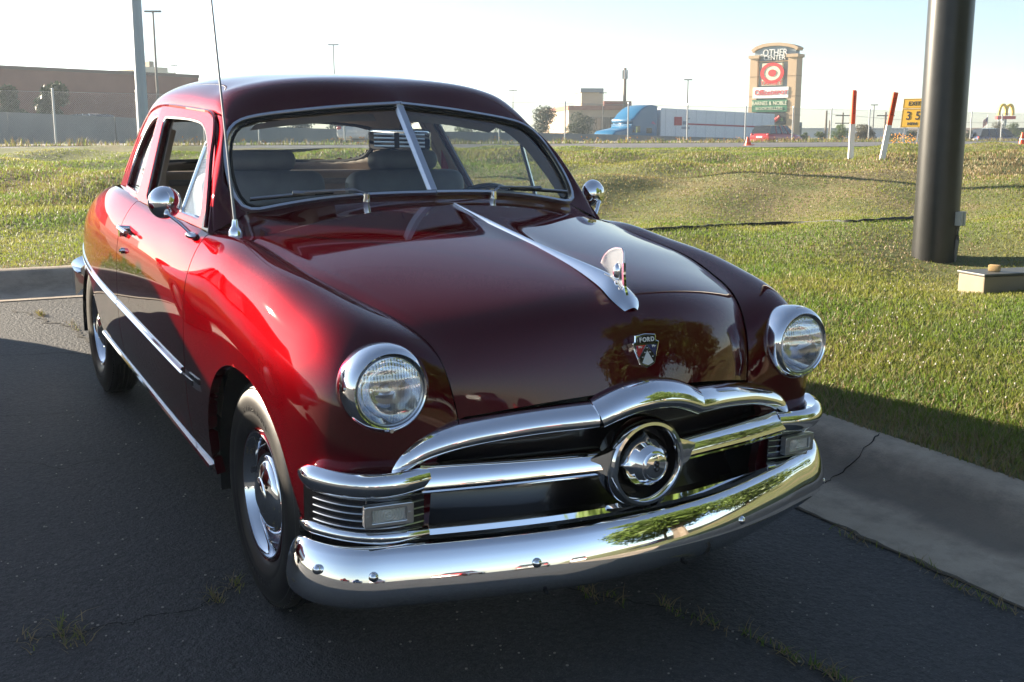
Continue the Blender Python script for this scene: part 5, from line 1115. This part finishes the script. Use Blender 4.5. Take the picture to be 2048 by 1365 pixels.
def glassref(name):
    m = bpy.data.materials.new(name); m.use_nodes = True; b = m.node_tree.nodes['Principled BSDF']
    b.inputs['Base Color'].default_value = (.97, .98, 1, 1); b.inputs['Roughness'].default_value = .02; b.inputs['Transmission Weight'].default_value = 1; b.inputs['IOR'].default_value = 1.25
    return m
M_headglass = glassmat('lens_glass', (.92, .95, .98), .42, .09)
for s_ in (-1, 1): headlight(s_)
# ---------------- grille cavity
gx = [(.635, .565), (.69, .40), (.735, .22), (.75, 0)]
gp = spline([(x-.055, -v) for x, v in gx]+[(x-.055, v) for x, v in gx[::-1][1:]], 40)
part(MB().grid(np.array([[(a, b, z) for a, b in gp] for z in (.60, .76)])), 'upper_grille_backing', M_gloss)
part(MB().grid(np.array([[(a+dx, b, z) for a, b in gp] for z, dx in ((.36, -.05), (.42, -.10), (.50, -.13), (.56, -.11), (.585, -.07))])), 'lower_grille_panel', M_gloss)  # body-coloured panel; the shade on it is painted in as black
# upper moulding
um = [(.600, .662, .592), (.612, .650, .618), (.622, .622, .643), (.633, .575, .664), (.650, .515, .681), (.697, .40, .706), (.745, .28, .724), (.776, .20, .732), (.785, .165, .734)]
um = spline([(x, -v, z) for x, v, z in um], 40)
arch = spline([(.785, -.163, .736), (.795, -.12, .754), (.802, -.07, .769), (.806, -.03, .775), (.807, 0, .777), (.806, .03, .775), (.802, .07, .769), (.795, .12, .754), (.785, .163, .736)], 40)
prof = [(.037*math.cos(t)-.45*.034*math.sin(t), .034*math.sin(t)) for t in np.linspace(0, 2*math.pi, 16, endpoint=False)]
MOUL = part(MB().sweep(um, prof, scale=lambda t: .80+.20*min(1, t*4)**.6), 'grille_moulding', M_chrome); mirror(MOUL)
part(MB().sweep(arch, [(a*1.14, b*1.14) for a, b in prof]), 'centre_arch', M_chrome)
# main bar
mbp = spline([(.655, -.612, .583), (.712, -.41, .590), (.755, -.22, .596), (.772, -.137, .598)], 24)
bprof = [(.026, -.026), (.033, -.018), (.031, -.004), (.024, .011), (.011, .025), (-.006, .032), (-.02, .032), (-.02, -.026)]
BAR = part(MB().sweep(mbp, [(a, b) for a, b in bprof]).sweep([(x+.004, y, z-.034) for x, y, z in mbp], [(.016, -.004), (.018, 0), (.016, .004), (-.02, .004), (-.02, -.004)]), 'grille_bar', M_chrome); mirror(BAR)
# outer guard, ribbed side panel, lower guard
gpath = spline([(.668, -.612, .578), (.676, -.69, .577), (.660, -.762, .577), (.612, -.822, .578), (.545, -.862, .580), (.485, -.884, .582)], 36)
gprof = [(.036*math.cos(t)-.5*.037*math.sin(t)*(1 if math.cos(t) > 0 else .3), .037*math.sin(t)) for t in np.linspace(0, 2*math.pi, 18, endpoint=False)]
tap = lambda t: 1 if t < .8 else max(.25, 1-((t-.8)/.2)**2*.7)
GU = part(MB().sweep([(x-.016, y*.985, z) for x, y, z in gpath], gprof, scale=tap), 'corner_guard', M_chrome); mirror(GU)
lpath = [(x-.036-.03*i/36, y*.965, .422+.006*math.sin(i/12)) for i, (x, y, z) in enumerate(gpath)]
LG = part(MB().sweep(lpath, [(a*.8, b*.62) for a, b in gprof], scale=tap), 'lower_guard', M_chrome); mirror(LG)
lb = spline([(.628, -.60, .422), (.675, -.41, .425), (.712, -.2, .428), (.724, 0, .430), (.712, .2, .428), (.675, .41, .425), (.628, .60, .422)], 50)
part(MB().sweep(lb, [(.02, -.014), (.026, 0), (.02, .014), (-.02, .014), (-.02, -.014)]), 'lower_grille_bar', M_chrome)
cc = [(x+.012, y, z+.012) for x, y, z in lb[21:30]]
part(MB().sweep(cc, [(.022, -.016), (.026, .0), (.018, .014), (-.02, .016), (-.02, -.016)], scale=lambda t: 1-.5*abs(2*t-1)**3), 'crank_cover', M_chrome)
pp = [(x-.03, y*.972) for x, y, z in gpath]
M_rib = mat('ribbed_pot_metal', (.11, .115, .13), .22, 1.0)
SP = part(MB().grid(np.array([[(a, b, z) for a, b in pp] for z in (.43, .555)])), 'side_panel', M_rib)
SPm = mirror(SP)
ribs = []
for k_ in range(5):
    rb = part(MB().tube([(a+.003, b*1.003, .458+.0195*k_) for a, b in pp[:32]], .0019, 6), 'rib', M_satin, SP); mirror(rb, 'rib', SPm)
def turn(sgn):
    T = empty('turn_signal', parent=CAR); c = Vector((.655, sgn*.703, .499)); m = zto(c, (1, sgn*.10, 0)) @ Matrix.Diagonal((1.10, 1.02, 1, 1))
    me = plate(smooth_poly([(-.058, -.0265), (.058, -.0265), (.058, .0265), (-.058, .0265)], .004), [smooth_poly([(-.044, -.019), (.044, -.019), (.044, .019), (-.044, .019)], .004)], .018, .002); me.transform(m); link('frame', me, M_satin, T); autosmooth(me, .4)
    G = MB(); Q = np.zeros((25, 33, 3))
    for i, b in enumerate(np.linspace(-.019, .019, 25)):
        for j, a in enumerate(np.linspace(-.044, .044, 33)):
            r = math.hypot(a, b); Q[i, j] = tuple(m @ Vector((a, b, .001+.0016*math.cos(2*math.pi*r/.0075)+.004*(1-(r/.05)**2))))
    part(G.grid(Q), 'lens', mat('turn_lens', (.52, .51, .47), .12, coat=1.), T)
    mb = MB()
    for a in (-.0505, .0505): mb.cyl(m @ Vector((a, 0, .005)), m @ Vector((a, 0, .0125)), .005, 10)
    part(mb, 'screw', M_satin, T)
for s_ in (-1, 1): turn(s_)
# ---------------- spinner
SPN = empty('grille_spinner', parent=CAR); m = zto((.803, 0, .580), (1, 0, .02)) @ Matrix.Scale(1.08, 4)
part(MB().lathe([(.117, -.05), (.119, -.02), (.116, .0), (.108, .012), (.100, .013), (.0945, .006), (.0925, .0)], 64, m), 'ring', M_chrome, SPN)
part(MB().lathe([(.0925, .0), (.0915, -.012), (.0895, -.034), (.06, -.037), (0.0, -.037)], 48, m), 'recess', M_gloss, SPN)
Q = []
for t in np.linspace(0, 2*math.pi, 97):
    row = []
    star = 1+.55*max(0, math.cos(2*t))**22*0
    pk = max(0, abs(math.cos(2*t)) if False else math.cos(4*t))**14
    for r, h in ((.062, -.036), (.061, -.022), (.057, -.006), (.051, .008), (.044, .019), (.0432, .0215), (.038, .0255), (.0372, .0278), (.032, .0312), (.0312, .0333), (.026, .0362), (.0252, .038), (.018, .0402), (0, .042)):
        kk = pk*max(0, 1-(h+.036)/.05); r *= 1.22; row.append(tuple(m @ Vector(((r+kk*.016)*math.cos(t), (r+kk*.016)*math.sin(t), h))))
    Q.append(row)
part(MB().grid(np.array(Q)), 'cone', M_chrome, SPN)
me = textmesh('8', .040, .0015, bev=.0006, sx=.8); me.transform(m @ Matrix.Translation((0, 0, .0428))); link('numeral', me, M_rib, SPN, False)
for sgn in (-1, 1): part(MB().sweep([(.790, sgn*.10, .592), (.795, sgn*.135, .596), (.785, sgn*.175, .598)], [(.02, -.05), (.028, 0), (.02, .05), (-.02, .05), (-.02, -.05)], scale=lambda t: 1-.75*t), 'wing', M_chrome, SPN)
# ---------------- front bumper
BK = .03
btop = np.array([(.395, .868), (.455, .880), (.515, .866), (.575, .832), (.630, .775), (.668, .69), (.708, .59), (.764, .43), (.820, .22), (.838, 0)])
hb = spline(btop, 40); full = np.concatenate([hb*[1, -1], hb[::-1][1:]])*[1, 1.015]+[0, .018]
bprof = [(-.026, .067), (-.012, .077), (-.002, .074), (.009, .058), (.019, .034), (.027, .008), (.033, -.020), (.0355, -.045), (.031, -.066), (.018, -.081), (.0, -.088), (-.020, -.086), (-.024, -.072), (.002, -.03), (.01, .02), (-.012, .06)]
def b_up(i): return (0, 0, 1)
zb_ = lambda y: .367+BK*y-(.017*(abs(y)/.87)**1.5 if y < 0 else 0)
path = [(x, y, zb_(y)) for x, y in full]
# direction runs right -> left so side axis must face forward
mb = MB().sweep(path, [(a, b) for a, b in bprof], scale=lambda t: 1-.30*max(0, (abs(2*t-1)-.90)/.10)**2)
BUMP = part(mb, 'front_bumper', M_bump)
def bump_pt(y, dz=0.):
    i = np.argmin(abs(full[:, 1]-y)); T = Vector((*(full[min(i+1, len(full)-1)]-full[max(i-1, 0)]), 0)).normalized(); nrm = T.cross(Vector((0, 0, 1))); 
    return Vector((full[i][0], full[i][1], zb_(y)+dz)), nrm
for y, dz_ in ((-.845, .02), (-.735, .010), (-.345, .006), (.315, -.012), (.84, -.055)):
    p, nr = bump_pt(y, dz_); part(MB().ball(tuple(p+nr*.027), .0135, 14, 8), 'bumper_bolt', M_chrome, BUMP)
for y in (-.32, .10):
    p, nr = bump_pt(y, -.078); part(MB().box((-.002, -.025, -.004), (.006, .025, .004), zto(p+nr*.012, (0, 0, 1), tuple(nr))), 'drain_slot', M_black, BUMP)
rbp = spline([(-3.75, -.80, .46), (-4.2, -.74, .46), (-4.45, -.60, .46), (-4.55, -.2, .46), (-4.55, .2, .46), (-4.45, .6, .46), (-4.2, .74, .46), (-3.75, .80, .46)], 40)
part(MB().sweep(rbp, [(-.02, .07), (.03, .03), (.03, -.03), (-.02, -.08)]), 'rear_bumper', M_bump)
# ---------------- wheels
def wheel(x, sgn):
    Wh = empty('wheel', parent=CAR); m = zto((x, sgn*.758, .348), (0, sgn, 0))
    # tyre: section with shoulders and grooves
    sec = [(.205, -.065), (.235, -.082), (.285, -.088), (.320, -.080), (.338, -.066), (.346, -.05)]
    tr = []
    for z0 in (-.045, -.022, .0, .022, .045): tr += [(.349, z0-.009), (.349, z0+.006), (.341, z0+.007), (.341, z0+.010)]
    sec2 = [(.346, .058), (.341, .066), (.330, .0745), (.326, .0735), (.318, .080), (.300, .0865), (.285, .088), (.260, .0855), (.256, .0845), (.252, .0855), (.235, .081), (.218, .072), (.207, .064), (.203, .055)]
    T = part(MB().lathe(sec+tr[:-2]+sec2, 96, m), 'tyre', M_rubber, Wh, weld=True)
    mb = MB()
    for k_ in range(120):
        a = 2*math.pi*k_/120; mr = m @ Matrix.Rotation(a, 4, 'Z'); mb.box((.334, -.0035, .056), (.3465, .0035, .0665), mr)
    part(mb, 'tread_block', M_rubber, T, smooth=False); tag(T.children[-1], kind='stuff')
    part(MB().lathe([(.2035, .05), (.207, .066), (.2035, .071), (.199, .068), (.197, .05)], 72, m), 'rim', M_paint, Wh)
    part(MB().lathe([(.199, .063), (.1965, .072), (.191, .071), (.1875, .060), (.184, .056), (.182, .046), (.180, .043), (.179, .030), (.1775, .012), (.176, .004)], 72, m), 'trim_ring', M_chrome, Wh)
    part(MB().lathe([(.178, .006), (.166, -.004), (.152, .0), (.142, .014), (.134, .026), (.125, .026), (0, .02)], 72, m), 'wheel_disc', M_paint, Wh)
    part(MB().lathe([(.127, .024), (.127, .040), (.121, .050), (.113, .054), (.107, .051), (.103, .056), (.09, .065), (.06, .076), (.056, .0745), (.052, .079), (.03, .083), (0, .085)], 56, m), 'hubcap', M_chrome, Wh)
    part(MB().cyl(m @ Vector((-.164, .03, .0)), m @ Vector((-.170, .02, .055)), .005, 8), 'valve', M_gloss, Wh)
    if sgn < 0:
        for tx, a0 in (('FIRESTONE', 1.57), ('FIRESTONE', -1.57)):
            mb = MB()
            for i, ch in enumerate(tx):
                a = a0-(i-(len(tx)-1)/2)*.105; me = textmesh(ch, .036, .0008)
                mr = m @ Matrix.Rotation(a-1.5708, 4, 'Z') @ Matrix.Translation((0, .272, .0868)); me.transform(mr); mb.add([v.co for v in me.vertices], [tuple(p.vertices) for p in me.polygons])
            part(mb, 'raised_lettering', mat('tyre_letter', (.03, .03, .031), .35), T, smooth=False)
    return Wh
for x in (-.03, -2.9):
    for s_ in (-1, 1): wheel(x, s_)
for xc, zt in ((0., .78), (-2.9, .68)):
    for sgn in (-1, 1):
        t = np.linspace(-.15, math.pi+.15, 24); part(MB().grid(np.array([[(xc+.47*math.cos(a), sgn*y, .30+(zt-.28)*math.sin(a)) for a in t] for y in (.42, .84)])).grid(np.array([[(xc+r*.47*math.cos(a), sgn*.42, .30+r*(zt-.28)*math.sin(a)) for a in t] for r in (0, 1)])), 'wheel_well', M_black, smooth=False)
part(MB().box((-.45, -.40, .40), (.42, .40, .95)), 'engine_bay', M_black, smooth=False)
# ---------------- side trim, rocker, handles, mirrors
def body_pt(x, z, off=0.):
    """point on right body side at x,z"""
    i = np.argmin((SPD[..., 0]-x)**2+(SPD[..., 2]-z)**2); p = SPD.reshape(-1, 3)[i].copy()
    return np.array([x, p[1]-off, z])
SPD = side_surface(np.linspace(0, tc[-1], 320), 120)
tz = lambda x: .603+.0-.031*(x+.68)*1.35-.004*max(0, -x-2.0)**2
st = [body_pt(x, tz(x), -.002) for x in np.linspace(-.672, -1.852, 24)]
tprof = [(-.004, -.017), (.007, -.014), (.011, -.007), (.005, -.001), (.012, .006), (.007, .015), (-.004, .017)]
def strip(xs, name, parent, prof=tprof, zf=tz):
    p = [body_pt(x, zf(x), -.002) for x in xs]; k = np.array(p); k[1:-1, 1] = (k[:-2, 1]+k[1:-1, 1]+k[2:, 1])/3
    return part(MB().sweep(k, [(-a, b) for a, b in prof]), name, M_chrome, parent)
# path runs rearward on the right side: side axis T x up points to -y when mirrored below
a1 = strip(np.linspace(-.676, -1.85, 24), 'side_moulding', DOOR); mirror(a1, 'side_moulding', DOOR_L)
QL = [o for o in CAR.children if o.name.startswith('quarter_panel')]
a2 = strip(np.linspace(-1.866, -4.15, 40), 'side_moulding', QL[0]); mirror(a2, 'side_moulding', QL[1])
FL = [o for o in CAR.children if o.name.startswith('front_fender')]
sp = np.array([body_pt(x, .597+.01*(x+.65), -.003) for x in np.linspace(-.645, -.385, 16)])
a3 = part(MB().sweep(sp, [(.004, -.023), (-.010, -.020), (-.018, -.008), (-.018, .008), (-.010, .020), (.004, .023)][::-1], scale=lambda t: .95 if t < .45 else max(.12, .95-((t-.45)/.55)**2.2*.85)), 'spear', M_chrome, FL[0]); mirror(a3, 'spear', FL[1])
ins = np.array([body_pt(x, .599+.01*(x+.65), .013) for x in np.linspace(-.632, -.50, 8)])
a4 = part(MB().sweep(ins, [(.003, -.009), (-.003, -.009), (-.003, .009), (.003, .009)]), 'spear_inset', M_rib, FL[0]); mirror(a4, 'spear_inset', FL[1])
rk = np.array([(x, -.872, .318-.043*(x+.44)) for x in np.linspace(-.445, -2.46, 30)])
a5 = part(MB().sweep(rk, [(.002, -.009), (-.010, -.008), (-.014, .0), (-.010, .008), (.002, .009)]), 'rocker_moulding', M_chrome); mirror(a5)
def handle():
    p = Vector(body_pt(-1.66, .985, .0)); H = empty('door_handle', parent=DOOR)
    part(MB().tube([p+Vector((-.09, -.03, .012)), p+Vector((-.05, -.036, .012)), p+Vector((.02, -.036, .010)), p+Vector((.075, -.03, .004))], .011, 8, ry=.008).cyl(p+Vector((-.045, .03, .006)), p+Vector((-.045, -.036, .010)), .013, 10), 'grip', M_chrome, H)
    part(MB().cyl(p+Vector((-.085, .01, -.012)), p+Vector((-.085, -.03, -.012)), .019, 14), 'push_button', M_chrome, H)
    q = Vector(body_pt(-1.705, .90, 0)); part(MB().cyl(q+Vector((0, .01, 0)), q+Vector((0, -.014, 0)), .013, 14).cyl(q+Vector((0, -.01, 0)), q+Vector((0, -.02, 0)), .006, 8), 'door_lock', M_chrome, DOOR)
handle()
def mirror_head(sgn):
    Mr = empty('side_mirror', parent=CAR); b = Vector((-.755, sgn*.838, 1.066)); h = Vector((-.845, sgn*.900, 1.172)) if sgn > 0 else Vector((-.855, -.902, 1.172))
    part(MB().ball(tuple(b), .04, 16, 10, (1.25, .55, .33)), 'foot', M_chrome, Mr)
    part(MB().tube([b+Vector((.0, 0, .004)), b+(h-b)*.45+Vector((.02, 0, -.01)), h+Vector((.035, 0, -.035))], .0085, 8, ry=.006), 'stalk', M_chrome, Mr)
    m = zto(h, (1.0, sgn*.10, .06)); part(MB().lathe([(0, .034), (.015, .032), (.032, .025), (.046, .012), (.0555, -.004), (.058, -.014), (.0555, -.02), (.05, -.018), (0, -.018)], 40, m), 'head', M_chrome, Mr)
    part(MB().ball(tuple(h+Vector((.03, 0, -.038))), .014, 10, 8), 'knuckle', M_chrome, Mr)
for s_ in (-1, 1): mirror_head(s_)
# antenna
AN = empty('antenna', parent=CAR); ab = Vector((-.548, -.742, 1.09))
part(MB().lathe([(.0, -.012), (.024, -.010), (.024, .006), (.019, .016), (.012, .026), (.010, .048), (.0, .05)], 20, Matrix.Translation(ab)), 'base', M_chrome, AN)
tip = Vector((-.79, -.738, 1.93)); part(MB().cyl(ab+Vector((0, 0, .045)), ab+(tip-ab)*.18+Vector((0, 0, .03)), .006, 8, .005).cyl(ab+(tip-ab)*.12+Vector((0, 0, .03)), tip, .0046, 8, .0034), 'mast', mat('antenna_steel', (.22, .22, .23), .35, .8), AN)
# wipers
M_wip = mat('wiper_steel', (.34, .34, .36), .3, 1.)
def wiper(sgn, px, tipv, tipz):
    Wp = empty('wiper', parent=CAR); p = Vector((-.585, sgn*.258, 1.194)); o = Vector((.015, 0, .015))
    part(MB().cyl(p+Vector((.004, 0, -.022)), p+Vector((.012, 0, .02)), .017, 14, .011).cyl(p+Vector((.014, 0, -.03)), p+Vector((.016, 0, -.022)), .02, 14), 'pivot', M_chrome, Wp)
    a = Vector((wsx(.30, 1.212), sgn*.30, 1.212))+o; b = Vector((wsx(tipv, tipz), sgn*tipv, tipz))+o; e = Vector((wsx(.36, 1.208), sgn*.36, 1.208))+o*.7
    mid_ = a.lerp(b, .48)
    part(MB().tube([p+Vector((.014, 0, .018)), a+Vector((.01, 0, .0)), mid_+Vector((.005, 0, .006))], .006, 6, ry=.004), 'arm', M_wip, Wp)
    part(MB().tube([e, mid_, b], .0055, 6).box((-.04, -.006, -.004), (.04, .006, .008), zto(mid_, (1, 0, 1), tuple((b-a).normalized().cross(Vector((1, 0, 1)))))), 'blade_holder', M_wip, Wp)
    part(MB().tube([e-o*.45, mid_-o*.45, b-o*.45], .004, 6), 'blade', M_black, Wp)
wiper(-1, 0, .650, 1.180); wiper(1, 0, .655, 1.182)
# ================================================================== haze
hz = MB().box((-480, -480, -14), (480, 480, 26)); HZ = hz.build('haze', None, smooth=False); tag(HZ, kind='stuff')
hm = bpy.data.materials.new('haze_air'); hm.use_nodes = True; ht = hm.node_tree
for n_ in list(ht.nodes): ht.nodes.remove(n_)
ho = ht.nodes.new('ShaderNodeOutputMaterial'); hv = ht.nodes.new('ShaderNodeVolumePrincipled'); hv.inputs['Color'].default_value = (.78, .89, 1, 1); hv.inputs['Density'].default_value = .0006; hv.inputs['Anisotropy'].default_value = .35
ht.links.new(hv.outputs[0], ho.inputs['Volume']); HZ.data.materials.append(hm)
